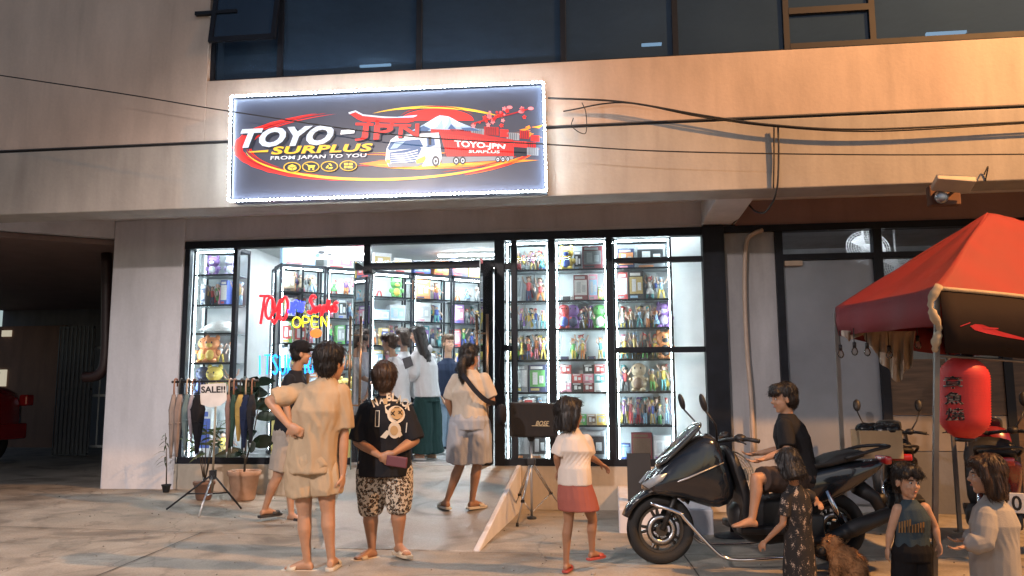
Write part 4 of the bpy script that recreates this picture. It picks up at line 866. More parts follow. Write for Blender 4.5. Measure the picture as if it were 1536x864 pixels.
    if bottom:
        c = MB(); ease = bottom.get('ease', .02)*S; kind = bottom['kind']; wl = pel.lerp(waist,.75)
        if kind in ('shorts','pants'):
            c.loft([ring(wl, lat*(.142*S*fat+ease*.4), fwd*(.106*S*fat+ease*.4), 18), ring(pel, lat*(.165*S*fat+ease), fwd*(.122*S*fat+ease), 18), ring(pel - up_t*.10*S, lat*(.155*S*fat+ease), fwd*(.12*S*fat+ease), 18)])
            for s in 'ab':
                hi, kn, an = P['h'+s], P['k'+s], P['f'+s]; k = bottom.get('len', .7); fl = bottom.get('flare', 1.)
                path = [hi, hi.lerp(kn, min(1,k)*.5), hi.lerp(kn, min(1,k))]; rr = [.088*S*fat+ease, (.083*S*fat+ease)*(.5+.5*fl), (.073*S*fat+ease)*fl]
                if k > 1: path += [kn.lerp(an, (k-1)*.5), kn.lerp(an, k-1)]; rr[2] = (.066*S*fat+ease)*fl; rr += [(.06*S*fat+ease)*fl, (.05*S*fat+ease)*fl*bottom.get('cuff',1.)]
                limb(c, path, rr, n=14, balls=False); c.ell(hi, (rr[0],rr[0],rr[0]))
        else:
            he = D(*bottom['hem'][:2], w + (bottom['hem'][2] if len(bottom['hem']) > 2 else 0)); k = bottom.get('rx', .2)*S
            c.loft([ring(wl, lat*(.142*S*fat+ease), fwd*(.108*S*fat+ease), 20), ring(pel, lat*(.168*S*fat+ease), fwd*(.13*S*fat+ease), 20), ring(pel.lerp(he,.6), lat*k*.93, fwd*k*.85, 20), ring(he, lat*k, fwd*k*.9, 20)])
        bottom['obj'] = remesh(c, bottom.get('name', kind), bottom['mat'], T, .009*max(.75,S), 2, folds*S*1.1, len(label)*5 % 89, (12,12,2.2))
    # hair
    if hair:
        c = MB(); k = hair['kind']; vol = hair.get('vol', 1.)
        c.ell(hp(0,-.030,.045), (.084*q*vol,.092*q*vol,.092*q*vol), HM, n=18, m=12)
        c.ell(hp(0,.035,.085), (.066*q,.062*q,.044*q), HM)
        if k != 'short' or hair.get('full'): c.ell(hp(0,-.05,.0), (.084*q,.070*q,.095*q), HM)
        else: c.ell(hp(0,-.05,-.005), (.076*q,.056*q,.075*q), HM)
        if k in ('bob','long'):
            ln = hair.get('len', .17); rgs = []
            for z, rx, ry, yo in ((.06,.085,.085,-.03),(0,.095,.075,-.045),(-ln*.5,.102,.066,-.055),(-ln,.10*hair.get('taper',1.),.058*hair.get('taper',1.),-.06)): rgs.append([hp(rx*math.cos(2*PI*j/16), ry*math.sin(2*PI*j/16)+yo, z) for j in range(16)])
            c.loft(rgs)
            for s in (-1,1): limb(c, [hp(s*.074,.02,.06), hp(s*.088,.005,-.02), hp(s*.086,-.01,-ln*.85)], [.026*q,.026*q,.016*q], n=8)
        if k == 'pony': 
            limb(c, [hp(0,-.11,-.02), hp(0,-.14,-.09), hp(.01,-.13,-.19), hp(.015,-.10,-hair.get('len',.3))], [.030*q,.040*q,.036*q,.012*q], n=10)
        if k == 'bun': c.ell(hp(0,-.12,.03), (.045*q,.045*q,.045*q), HM)
        if hair.get('fringe'): limb(c, [hp(-.06,.062,.055), hp(0,.088,.062), hp(.06,.062,.055)], [.024*q,.026*q,.024*q], n=8)
        ho = remesh(c, 'hair', hairm(hair.get('col','black')), T, .0085*max(.8,q), 2, .0065*q, len(label) % 31, (34,34,6))
        me = ho.data; off = ORG[ho]; rh = random.Random(len(label)); hs_ = MB(); nv = len(me.vertices)
        for _ in range(420):
            v = me.vertices[rh.randrange(nv)]; c0 = v.co + off; nn = v.normal.copy(); rel = HM.transposed() @ (c0-hc)
            if rel.y > .045*q and rel.z < .03*q: continue
            crown = hp(0,-.03,.13); tdir = (c0 - crown); tdir = tdir - nn*tdir.dot(nn); tdir = (tdir.normalized() - UP*.5 + Vector((rh.uniform(-.25,.25),rh.uniform(-.25,.25),0))); tdir = (tdir - nn*tdir.dot(nn)).normalized(); L_ = rh.uniform(.04,.10)*q
            hs_.tube([c0 - tdir*L_*.4 - nn*.002, c0 + nn*.0035*q, c0 + tdir*L_*.6 + nn*rh.uniform(.0,.008)*q], [.0006*q,.0022*q,.0004*q], 4)
        so_ = hs_.build('hair_strands', hairm(hair.get('col','black')), ho, smooth=True); so_['kind'] = 'stuff'
    # face
    fc = MB(); fc.smooth = True
    for s in (-1,1): fc.ell(hp(s*.030,.074,.004), (.0125*q,.008*q,.0075*q), HM, n=10, m=7)
    ey = fc.build('eyes', mat('eye_white', (.6,.57,.54), .3), T); fi = MB(); fi.smooth = True
    for s in (-1,1): fi.ell(hp(s*.030,.0795,.004), (.0065*q,.0045*q,.0068*q), HM, n=8, m=6)
    fi.build('iris', mat('eye_dark', (.015,.010,.008), .2), ey); br = MB(); br.smooth = True
    for s in (-1,1): limb(br, [hp(s*.014,.083,.022), hp(s*.032,.081,.027), hp(s*.048,.070,.022)], [.0035*q,.0042*q,.002*q], n=6)
    br.build('eyebrows', hairm('black'), T); li = MB(); li.smooth = True
    mw = .028 if smile else .021
    limb(li, [hp(-mw,.072,-.055+(.006 if smile else 0)), hp(0,.088,-.060), hp(mw,.072,-.055+(.006 if smile else 0))], [.003*q,.0075*q,.003*q], n=8); li.build('lips', mat('lips', (.38,.13,.11), .45), T)
    if smile:
        te = MB(); te.smooth = True; limb(te, [hp(-.018,.080,-.054), hp(0,.0905,-.058), hp(.018,.080,-.054)], [.002*q,.0048*q,.002*q], n=6); te.build('teeth', M_WHITEP, T)
    T_INFO[T] = dict(P=P, hp=hp, HM=HM, q=q, fwd=fwd, lat=lat, w=w)
    return T
T_INFO = {}
def cloth(name, col, **k): return mat('cloth_'+name, col, .85, var=k.pop('var', .07), vs=k.pop('vs', 7), bump=.35, bs=190, spec=.2, **k)
def depth(x, y): p = G(x, y); return (p-CAM).dot(_F)
def wrap(name, T, obj, lst, m, lift=.006):
    for it in lst: wrap1(name, T, obj, [it], m, lift)
def wrap1(name, T, obj, lst, m, lift=.006):
    """flat print laid on a garment: photo-pixel outlines dropped onto its surface"""
    me = obj.data; off = ORG[obj]; bv = BVHTree.FromPolygons([v.co+off for v in me.vertices], [list(p.vertices) for p in me.polygons]); b = MB()
    for vs, fs in lst:
        out = []
        for x, y in vs:
            d = ray(x, y).normalized(); h = bv.ray_cast(CAM, d)
            out.append(h[0] - d*lift if h[0] else None)
        good = [p for p in out if p]; 
        if not good: continue
        z = sum((p-CAM).length for p in good)/len(good)
        out = [p if p else CAM + ray(*vs[i]).normalized()*z for i, p in enumerate(out)]
        b.add(out, fs)
    if not b.v: return None
    return b.build(name, m, obj)
def tx(body, q, bold=.0, shear=0.):
    vs, fs, _ = text_mesh(body, bold, shear); return ([tuple(bil([(p[0],p[1],0) for p in q], u, v))[:2] for u, v in vs], fs)

# --- man in beige shirt and shorts, back to us
w = depth(462,855)
beige = cloth('beige', (.43,.325,.215))
P1 = person('barefoot looking man in beige tee and shorts, hand behind back, seen from behind'.replace('barefoot looking ',''), w,
 dict(head=(497,545,.02), neck=(488,568), chest=(478,616,-.02), pelvis=(468,688), sa=(446,582), sb=(515,584), ea=(404,601,-.10), wa=(433,638,-.16), eb=(516,650,.0), wb=(514,712,-.03), ha=(452,704), hb=(487,704), ka=(457,772), kb=(492,768), fa=(461,843), fb=(497,838), ta=(449,858,.0), tb=(505,851,.18)),
 face=12, S=1.02, hs=1.12, sk='a', top=dict(mat=beige, sleeve=.86, ease=.04, drop=.10, w=1.0), bottom=dict(kind='shorts', mat=beige, len=.55, flare=1.15, ease=.03), hair=dict(kind='short', full=1, vol=1.1), shoes=dict(name='cream', solecol=(.55,.50,.42), strapcol=(.5,.45,.36), strap=.07), headdir=32, hands={'a':dict(d=_R*.7+UP*(-.4)-_F*.1, spread=UP, curl=_F, bend=.6)}, folds=.012)
# --- woman in black tee with print and leopard trousers
w = depth(565,836)
def leopard():
    m = mat('leopard_cloth', (.42,.33,.22), .85, var=.1); n = m.node_tree.nodes; l = m.node_tree.links; b = n['Principled BSDF']
    tc = n.new('ShaderNodeTexCoord'); v = n.new('ShaderNodeTexVoronoi'); v.inputs['Scale'].default_value = 42; v.feature = 'F1'; nz = n.new('ShaderNodeTexNoise'); nz.inputs['Scale'].default_value = 30
    ad = n.new('ShaderNodeVectorMath'); ad.operation = 'MULTIPLY_ADD'; ad.inputs[1].default_value = (.03,.03,.03); l.new(nz.outputs[1], ad.inputs[0]); l.new(tc.outputs['Object'], ad.inputs[2]); l.new(ad.outputs[0], v.inputs['Vector'])
    r = n.new('ShaderNodeValToRGB'); r.color_ramp.interpolation = 'CONSTANT'; e = r.color_ramp.elements; e[0].color = (.20,.12,.07,1); e[0].position = 0; e[1].position = .28; e[1].color = (.015,.012,.010,1); x = e.new(.52); x.color = (.50,.44,.36,1)
    l.new(v.outputs['Distance'], r.inputs[0]); l.new(r.outputs[0], b.inputs['Base Color']); return m
t2 = dict(mat=cloth('black_tee', (.014,.015,.019)), sleeve=1.0, ease=.04, drop=.12)
P2 = person('woman in black printed tee and leopard trousers with hands clasped behind her', w,
 dict(head=(578,570,.02), neck=(579,594), chest=(579,632), pelvis=(577,692), sa=(547,612), sb=(611,612), ea=(537,662,-.06), wa=(570,684,-.24), eb=(622,660,-.06), wb=(590,680,-.24), ha=(558,706), hb=(596,706), ka=(556,765), kb=(598,762), fa=(558,825), fb=(598,818), ta=(538,838,-.1), tb=(606,830,-.08)),
 face=0, S=.96, hs=1.12, fat=1.24, sk='b', top=t2, bottom=dict(kind='pants', name='trousers', mat=leopard(), len=1.10, flare=1.0, ease=.025), hair=dict(kind='short', full=1, col='brown', vol=1.12), shoes=dict(name='tan', solecol=(.50,.40,.28), strapcol=(.55,.46,.34), strap=.06), headdir=5, hands={'a':dict(d=_R+UP*-.2, spread=UP, curl=_F, bend=.5),'b':dict(d=-_R+UP*-.35, spread=UP, curl=_F, bend=.5)})
Q = lambda x, y: (540 + x/2.7, 460 + y/2.7)
pr = []
for i, (ch, x, y, rot) in enumerate((('N',60,388,-.35),('A',86,376,-.2),('B',118,366,0),('L',140,366,.06),('A',160,376,.2),('C',180,388,.3),('K',198,402,.4))):
    hw2, hh2 = 11, 17; c, s_ = math.cos(rot), math.sin(rot)
    pr.append(tx(ch, [Q(x + px*c - py*s_, y + px*s_ + py*c) for px, py in ((-hw2,-hh2),(hw2,-hh2),(hw2,hh2),(-hw2,hh2))], .04))
M_PRC = cloth('print_cream', (.60,.55,.46)); M_PRT = cloth('print_tan', (.42,.30,.16)); M_PRK = cloth('print_dark', (.03,.03,.03))
wrap('print_lettering', P2, t2['obj'], pr, M_PRC)
el = lambda x, y, rx, ry, n=18: ([Q(x + rx*math.cos(2*PI*i/n), y + ry*math.sin(2*PI*i/n)) for i in range(n)], [list(range(n))])
pg = lambda *p: ([Q(*a) for a in p], [list(range(len(p)))])
wrap('print_figure', P2, t2['obj'], [el(146,437,36,36), el(140,500,26,34), pg((100,400),(122,392),(118,440),(104,430)), pg((108,500),(124,508),(104,535),(82,528)), pg((160,495),(172,520),(160,530),(148,520))], M_PRC, .007)
wrap('print_figure', P2, t2['obj'], [el(150,432,27,24), el(138,502,16,20), pg((92,372),(112,372),(110,395),(96,395))], M_PRT, .010)
wrap('print_figure', P2, t2['obj'], [pg((128,424),(142,440),(139,443),(125,427)), pg((142,424),(128,440),(125,437),(139,421)), pg((158,420),(172,436),(169,439),(155,423)), pg((172,420),(158,436),(155,433),(169,417)), pg((130,452),(150,458),(168,450),(150,463)), pg((64,422),(78,422),(76,486),(62,486))], M_PRK, .013)
wrap('print_frame', P2, t2['obj'], [pg((62,420),(80,420),(80,423),(62,423)), pg((60,484),(78,484),(78,487),(60,487)), pg((62,420),(65,420),(63,487),(60,487)), pg((77,420),(80,420),(78,487),(75,487)), pg((188,470),(192,470),(188,510),(184,510))], M_PRC, .014)
ph = MB(); c0 = D(593,692, w-.30); MM = Matrix.Translation(c0) @ Matrix.Rotation(.12, 4, 'Y') @ Matrix.Rotation(-YAW, 4, 'Z'); ph.rbox((-.075,-.012,-.042), (.10,.012,.042), .008, MM); tag(ph.build('wallet', mat('maroon_leather', (.12,.03,.04), .5)), 'maroon wallet held behind the back of the woman in black', 'wallet')
# --- man in black cap, profile to the right
w = depth(415,780)
P3 = person('man in black cap and dark tee standing behind the man in beige', w,
 dict(head=(452,531), neck=(444,556), chest=(438,592), pelvis=(432,648), sa=(433,566,-.16), sb=(440,566,.18), ea=(428,602,-.2), wa=(436,640,-.24), eb=(456,606,.16), wb=(475,628,.1), ha=(429,660,-.08), hb=(436,660,.1), ka=(416,716,-.12), kb=(437,718,.1), fa=(397,764,-.10), fb=(437,772,.05), ta=(412,776,-.02), tb=(450,783,-.02)),
 face=70, S=1.0, sk='a', top=dict(mat=cloth('navy_black', (.016,.018,.024)), sleeve=.85, ease=.035, drop=.02), bottom=dict(kind='shorts', mat=cloth('grey_beige', (.36,.32,.28)), len=.82, ease=.035), hair=dict(kind='short', vol=.93), shoes=dict(name='black', solecol=(.02,.02,.022), strap=.09), headdir=68, group='people outside the shop')
i3 = T_INFO[P3]; hp = i3['hp']; q = i3['q']; cb = MB(); cb.smooth = True; cb.ell(hp(0,-.008,.068), (.098*q,.114*q,.088*q), i3['HM'], n=18, m=12)
brm = [[hp(x, 0.085 + .105*math.sqrt(max(0,1-(x/.078)**2)), .058-.02*abs(x)/.078 - z) for x in [-.078+.156*k/10 for k in range(11)]] for z in (0,)][0]
inn = [hp(-.078+.156*k/10, .05, .066) for k in range(11)]; cb.add(brm + inn + [p - UP*.006 for p in brm] + [p - UP*.006 for p in inn], [(k,k+1,12+k,11+k) for k in range(10)] + [(22+k,33+k,34+k,23+k) for k in range(10)] + [(k,22+k,23+k,k+1) for k in range(10)])
cb.build('cap', cloth('cap_black', (.010,.010,.013)), P3)

# --- group in the doorway
wd = depth(640,690)
t4 = dict(mat=cloth('white_tee', (.62,.62,.64)), sleeve=.8, ease=.05, drop=.08)
P4 = person('short haired girl in white printed tee leaning at the shop doorway', wd-.25,
 dict(head=(583,514), neck=(590,536), chest=(596,562), pelvis=(600,614), sa=(583,546,-.12), sb=(606,545,.12), ea=(572,568,-.10), wa=(556,575,.05), eb=(606,580,.1), wb=(596,600,.2), ha=(594,626,-.06), hb=(606,626,.06), ka=(596,664,-.05), kb=(610,664,.05), fa=(594,700,-.05), fb=(612,700,.05), ta=(580,706,-.02), tb=(598,706,.06)),
 face=-65, S=.88, hs=1.1, sk='c', top=t4, bottom=dict(kind='pants', name='trousers', mat=cloth('dark_trousers', (.03,.035,.045)), len=1.9), hair=dict(kind='bun', col='brown', full=1), shoes=dict(name='white', solecol=(.5,.5,.5), strap=.09), headdir=-78, look=-12, group='people in the shop doorway')
wrap('shirt_print', P4, t4['obj'], [([(603,538),(616,534),(620,548),(608,554)], [[0,1,2,3]])], cloth('print_grey', (.10,.10,.11)))
P5 = person('long haired woman in pale hooded sweater and wide dark green trousers at the door', wd,
 dict(head=(626,502), neck=(630,524), chest=(636,548), pelvis=(641,592), sa=(622,532,-.14), sb=(648,534,.14), ea=(620,560,-.20), wa=(610,572,-.12), eb=(640,566,.15), wb=(618,570,.20), ha=(634,602,-.08), hb=(648,602,.08), ka=(634,645,-.08), kb=(648,645,.08), fa=(632,681,-.08), fb=(650,681,.08), ta=(618,688,-.05), tb=(638,688,.1)),
 face=-70, S=.98, sk='c', top=dict(mat=cloth('pale_sweater', (.55,.56,.58)), name='sweater', sleeve=1.8, ease=.055, drop=.03, hood=1), bottom=dict(kind='pants', name='trousers', mat=cloth('dark_green', (.012,.035,.035)), len=1.92, flare=1.5, ease=.03, cuff=1.35), hair=dict(kind='long', len=.42, taper=.8), shoes=dict(name='white', solecol=(.5,.5,.5), strap=.09), headdir=-82, look=-14, group='people in the shop doorway')
P6 = person('person partly hidden between the two women at the doorway', wd+.35,
 dict(head=(604,506), neck=(606,528), chest=(608,552), pelvis=(610,600), sa=(594,538), sb=(622,538), ea=(590,566), wa=(596,590,-.1), eb=(624,566), wb=(612,590,-.1), ha=(603,612), hb=(617,612), ka=(603,648), kb=(617,648), fa=(603,674), fb=(617,674), ta=(600,680,-.1), tb=(612,680,-.1)),
 face=-140, S=.95, sk='c', top=dict(mat=cloth('white_cotton', (.6,.6,.6)), sleeve=.8), bottom=dict(kind='pants', name='trousers', mat=cloth('dark_trousers', (.03,.035,.045)), len=1.9), hair=dict(kind='bob', len=.12, col='brown'), shoes=dict(name='white', solecol=(.5,.5,.5)), headdir=-100, group='people in the shop doorway')
P7 = person('smiling woman in navy tee and light jeans inside the shop', 12.1,
 dict(head=(673,515), neck=(672,538), chest=(672,556), pelvis=(671,598), sa=(660,545), sb=(688,546), ea=(656,576,-.05), wa=(664,598,-.12), eb=(690,574), wb=(690,598,-.05), ha=(665,606), hb=(679,606), ka=(664,642), kb=(678,644), fa=(661,674), fb=(676,675), ta=(656,680,-.1), tb=(678,680,-.1)),
 face=165, S=.98, hs=1.05, sk='c', top=dict(mat=cloth('navy_tee', (.02,.03,.06)), sleeve=.75), bottom=dict(kind='pants', name='jeans', mat=cloth('light_denim', (.30,.40,.52)), len=1.85), hair=dict(kind='short', full=1, col='light'), shoes=dict(name='white', solecol=(.5,.5,.5), strap=.1), headdir=150, smile=True, group='people in the shop doorway')
# --- woman with shoulder bag on the ramp
w = depth(690,766)
P8 = person('woman in cream tee and long grey shorts with crossbody bag on the ramp', w,
 dict(head=(705,536,.03), neck=(705,556), chest=(703,588), pelvis=(704,630), sa=(682,566), sb=(728,564), ea=(672,602,.02), wa=(680,628,.16), eb=(738,600,.0), wb=(720,612,.22), ha=(692,640), hb=(717,640), ka=(690,698,.02), kb=(716,698), fa=(670,752,.0), fb=(708,752,-.02), ta=(664,766,.08), tb=(722,760,.06)),
 face=20, S=.93, hs=1.1, fat=1.06, sk='b', top=dict(mat=cloth('cream_tee', (.52,.45,.37)), sleeve=.85, ease=.035, drop=-.02), bottom=dict(kind='shorts', mat=cloth('grey_blue_cotton', (.36,.37,.40)), len=.90, flare=1.25, ease=.045), hair=dict(kind='pony', full=1, len=.30), shoes=dict(name='cream', solecol=(.55,.50,.42), strapcol=(.5,.45,.36), strap=.07), headdir=35, folds=.009)
i8 = T_INFO[P8]; pts = bez([D(683,552,w-.04), D(697,566,w-.17), D(712,585,w-.19), D(728,600,w-.16), D(743,606,w-.05)], 5); sb = MB()
for a in (0,):
    sb.loft([[p + UP*.022 + _R*.012, p - UP*.022 - _R*.012, p - UP*.022 - _R*.012 + _F*.006, p + UP*.022 + _R*.012 + _F*.006] for p in pts])
BG = thing('crossbody_bag', 'small black bag hanging at the hip of the woman on the ramp', 'bag', D(750,645,w))
sb.build('strap', cloth('strap_navy', (.02,.022,.03)), BG); g = MB(); g.smooth = True; c0 = D(752,622,w+.02); g.ell(c0, (.06,.13,.11), None, n=16, m=10); g.build('pouch', cloth('bag_black', (.014,.014,.018)), BG)
# --- girl in red skirt
w = depth(852,860)
P9 = person('girl with black bob in white tee and brick red skirt stepping right', w,
 dict(head=(855,622,.02), neck=(857,643), chest=(862,676), pelvis=(862,722), sa=(842,656,-.02), sb=(882,657,.02), ea=(835,686,-.03), wa=(838,706,.05), eb=(884,684,.04), wb=(902,696,.10), ha=(853,732), hb=(874,732), ka=(853,782), kb=(889,780,.04), fa=(849,846), fb=(888,828,.06), ta=(856,858,.14), tb=(905,846,.14)),
 face=55, S=.70, hs=1.36, sk='d', top=dict(mat=cloth('off_white', (.60,.54,.49)), sleeve=.85, ease=.045, drop=.03), bottom=dict(kind='skirt', mat=cloth('brick_red', (.30,.095,.075)), hem=(868,764), rx=.235), hair=dict(kind='bob', len=.12, vol=1.08), shoes=dict(name='red', solecol=(.35,.06,.05), strap=.08), headdir=65, folds=.009)
# --- boy sitting on the scooter
ws = 6.55
P10 = person('teenage boy in black tee sitting on the scooter', ws,
 dict(head=(1175,598), neck=(1180,622), chest=(1188,656), pelvis=(1200,712), sa=(1176,634,-.15), sb=(1190,634,.17), ea=(1182,676,-.24), wa=(1146,688,-.24), eb=(1172,674,.2), wb=(1138,680,.22), ha=(1192,720,-.13), hb=(1196,722,.10), ka=(1134,718,-.34), kb=(1140,718,.26), fa=(1128,780,-.40), fb=(1150,788,.30), ta=(1102,796,-.42), tb=(1130,796,.3)),
 face=-90, S=.90, hs=1.05, sk='a', top=dict(mat=cloth('black_cotton', (.016,.016,.018)), sleeve=.85, ease=.04), bottom=dict(kind='shorts', mat=cloth('brown_shorts', (.07,.05,.042)), len=.85, ease=.03), hair=dict(kind='short', full=1, fringe=1), headdir=-88, look=-6, group='children around the scooter')
# --- girl in patterned dress
def leaf():
    m = mat('leaf_dress_cloth', (.02,.02,.02), .85); n = m.node_tree.nodes; l = m.node_tree.links; b = n['Principled BSDF']
    tc = n.new('ShaderNodeTexCoord'); mp = n.new('ShaderNodeMapping'); mp.inputs['Scale'].default_value = (1,1,.55); v = n.new('ShaderNodeTexVoronoi'); v.inputs['Scale'].default_value = 26; nz = n.new('ShaderNodeTexNoise'); nz.inputs['Scale'].default_value = 40
    ad = n.new('ShaderNodeVectorMath'); ad.operation = 'MULTIPLY_ADD'; ad.inputs[1].default_value = (.05,.05,.05); l.new(tc.outputs['Object'], mp.inputs[0]); l.new(nz.outputs[1], ad.inputs[0]); l.new(mp.outputs[0], ad.inputs[2]); l.new(ad.outputs[0], v.inputs['Vector'])
    r = n.new('ShaderNodeValToRGB'); r.color_ramp.interpolation = 'CONSTANT'; e = r.color_ramp.elements; e[0].color = (.45,.36,.29,1); e[0].position = 0; e[1].position = .20; e[1].color = (.16,.12,.10,1); x = e.new(.30); x.color = (.014,.013,.014,1)
    l.new(v.outputs['Distance'], r.inputs[0]); l.new(r.outputs[0], b.inputs['Base Color']); return m
LD = leaf()
P11 = person('small girl in black dress with pale leaf pattern bending beside the scooter', 5.9,
 dict(head=(1182,698), neck=(1192,728), chest=(1196,760), pelvis=(1198,810), sa=(1178,742,-.05), sb=(1212,738,.05), ea=(1174,786,-.08), wa=(1148,812,-.02), eb=(1222,748,.05), wb=(1226,752,.0), ha=(1191,824), hb=(1207,824), ka=(1190,868), kb=(1208,868), fa=(1188,905), fb=(1208,905), ta=(1180,915), tb=(1200,915)),
 face=-35, S=.62, hs=1.36, sk='b', top=dict(mat=LD, sleeve=.7, ease=.03, drop=.02, name='dress_top'), bottom=dict(kind='skirt', name='dress_skirt', mat=LD, hem=(1200,880), rx=.21), hair=dict(kind='bob', len=.13, vol=1.08), headdir=-30, look=-22, group='children around the scooter')
# --- boy in tank top
t12 = dict(mat=cloth('teal_navy_tank', (.045,.07,.09)), sleeve=0, ease=.02, drop=.02, name='tank_top')
P12 = person('small boy in printed tank top and black shorts beside the tent pole', 5.75,
 dict(head=(1361,722), neck=(1364,750), chest=(1368,778), pelvis=(1368,826), sa=(1345,760), sb=(1389,758), ea=(1336,796), wa=(1332,822), eb=(1402,790), wb=(1408,814,-.04), ha=(1357,840), hb=(1379,840), ka=(1354,890), kb=(1382,890), fa=(1352,940), fb=(1384,940), ta=(1350,955,-.1), tb=(1386,955,-.1)),
 face=172, S=.64, hs=1.5, fat=1.18, sk='c', top=t12, bottom=dict(kind='shorts', mat=cloth('black_shorts', (.012,.012,.014)), len=.9, ease=.035), hair=dict(kind='short', full=1, fringe=1), headdir=168, look=-6, group='children around the scooter')
wrap('tank_print', P12, t12['obj'], [([(1349,778),(1386,776),(1388,797),(1347,799)], [[0,1,2,3]])], cloth('print_haze', (.12,.12,.11)), .004)
wrap('tank_print', P12, t12['obj'], [([(x,799),(x+2.6,799),(x+2.6,787-((x*7) % 9)),(x,787-((x*7) % 9))], [[0,1,2,3]]) for x in range(1348,1387,4)], cloth('print_sunset', (.26,.15,.06)), .006)
wrap('tank_print', P12, t12['obj'], [([(x,799),(x+1.6,799),(x+1.6,792-((x*5) % 6)),(x,792-((x*5) % 6))], [[0,1,2,3]]) for x in range(1350,1386,5)], M_PRK, .0075)
# --- child in grey sweater
P13 = person('small child with brown bob in pale grey sweater at the right edge', 5.35,
 dict(head=(1478,714), neck=(1488,744), chest=(1492,786), pelvis=(1492,850), sa=(1478,768,-.10), sb=(1502,764,.08), ea=(1474,812,-.14), wa=(1446,820,-.14), eb=(1466,808,.05), wb=(1444,810,.05), ha=(1484,866), hb=(1502,866), ka=(1484,920), kb=(1504,920), fa=(1484,975), fb=(1504,975), ta=(1470,985), tb=(1490,985)),
 face=-75, S=.66, hs=1.5, fat=1.15, sk='c', top=dict(mat=cloth('pale_grey_knit', (.40,.38,.35)), name='sweater', sleeve=1.75, ease=.085, drop=.12), bottom=dict(kind='skirt', mat=cloth('cream_skirt', (.5,.46,.40)), hem=(1495,925), rx=.2), hair=dict(kind='bob', len=.14, col='brown', vol=1.12), headdir=-70, group='children around the scooter')
# ================================================================ street lamp that lights the forecourt
for i, (bp, pw, lcol, aim) in enumerate(LAMPS):
    bp = Vector(bp); T = thing('street_lamp', ('taller street lamp with warm orange light at the far kerb', 'lower street lamp with pale light across the street')[i], 'street lamp', (bp.x+1.2, bp.y-.4, 0), 'street lamps')
    MB().tube([(bp.x+1.2,bp.y-.4,0),(bp.x+1.2,bp.y-.4,bp.z-.4),(bp.x+1.0,bp.y-.33,bp.z+.1),(bp.x,bp.y,bp.z+.16)], [.09,.07,.05,.04]).build('pole', M_ALU, T)
    MB().box((bp.x-.3,bp.y-.12,bp.z+.06), (bp.x+.3,bp.y+.12,bp.z+.18)).build('lamp_head', M_ALU, T)
    ld = bpy.data.lights.new('street_lamp_light', 'SPOT' if aim else 'POINT'); ld.energy = pw; ld.color = lcol; ld.shadow_soft_size = .12
    lo = bpy.data.objects.new('street_lamp_light', ld); COL.objects.link(lo); lo.location = bp - T.location - Vector((0,0,.08)); lo.parent = T
    if aim: ld.spot_size = math.radians(aim[1]); ld.spot_blend = .7; lo.rotation_euler = (Vector(aim[0])-bp).to_track_quat('-Z','Y').to_euler()

# ================================================================ cables on the facade
def cable(lab, pts, r=.009): b = MB(); b.smooth = True; b.tube(bez(pts, 8), r, 6); return tag(b.build('cable', M_CABLE), lab, 'cable')
Yc = -2.34
cable('thin black cable running from the left edge across the sign to the right', [W(-60,104,Yc), W(180,140,Yc), W(345,167,Yc), W(600,203,Yc), W(830,217,Yc), W(1000,227,Yc), W(1300,232,Yc), W(1600,231,Yc)], .007)
cable('thick black cable sagging over the beige fascia right of the sign', [W(822,147,-2.0), W(935,153,-2.0), W(1060,174,-2.0), W(1165,188,-2.0), W(1300,194,-2.0), W(1536,183,-2.0), W(1640,178,-2.0)], .011)
cable('second black cable bundled along the sagging one', [W(845,167,-1.93), W(935,154,-1.98), W(1050,175,-1.97), W(1165,190,-1.98), W(1310,197,-1.97), W(1536,185,-1.97), W(1640,180,-1.97)], .008)
cable('black cable dropping from the fascia and looping under the beam', [W(1167,188,-1.96), W(1168,230,-1.95), W(1166,280,-1.94), W(1158,305,-1.8), W(1146,319,-1.3), W(1132,316,-1.1), W(1120,306,-.9), W(1112,322,-.5), W(1098,337,-.09)], .010)
cable('short black cable tail hanging beside the dropping one', [W(1161,190,-1.95), W(1161,240,-1.94), W(1160,282,-1.93)], .008)
cable('small twisted cable end hanging by the sign corner', [W(860,177,-1.95), W(858,190,-1.96), W(878,200,-1.96), W(879,170,-1.96), W(873,154,-1.97)], .005)
cable('white curled cord on the black door post', [W(742,480,-.07), W(747,495,-.08), W(752,520,-.08), W(749,560,-.08), W(756,590,-.08), W(760,640,-.08)], .006)
# floodlight on the fascia
FL = thing('floodlight', 'rusty wall floodlight on a bracket above the red tent', 'floodlight', W(1420,300,-1.95))
b = MB(); Mf = Matrix.Translation(W(1428,275,-2.15)) @ Matrix.Rotation(.12, 4, 'Y') @ Matrix.Rotation(-.5, 4, 'X'); b.rbox((-.17,-.09,-.04), (.19,.09,.03), .012, Mf); b.build('housing', mat('pale_metal', (.50,.42,.32), .5), FL)
b = MB(); b.smooth = True; b.tube([W(1408,300,-1.91), W(1404,290,-2.0), W(1412,282,-2.1)], .02); b.tube([W(1408,300,-1.91), W(1420,296,-2.02), W(1436,282,-2.12)], .015); b.build('bracket', mat('brown_rusty_metal', (.18,.09,.055), .7, .3), FL)
b = MB(); b.rbox(tuple(W(1396,308,-1.99)), tuple(W(1434,280,-1.89)), .01); b.build('back_plate', mat('brown_rusty_metal', (.18,.09,.055), .7, .3), FL)
b = MB(); b.smooth = True; b.lathe([(.03,-.02),(.062,0),(.066,.03),(.04,.05)], W(1411,296,-2.03), 16, Matrix.Rotation(PI/2, 3, 'X').to_4x4()); b.build('lens', M_ALU, FL)
cable('short antenna wire standing on the fascia edge at right', [W(1478,272,-1.9), W(1482,250,-1.95), W(1476,262,-1.96)], .007)

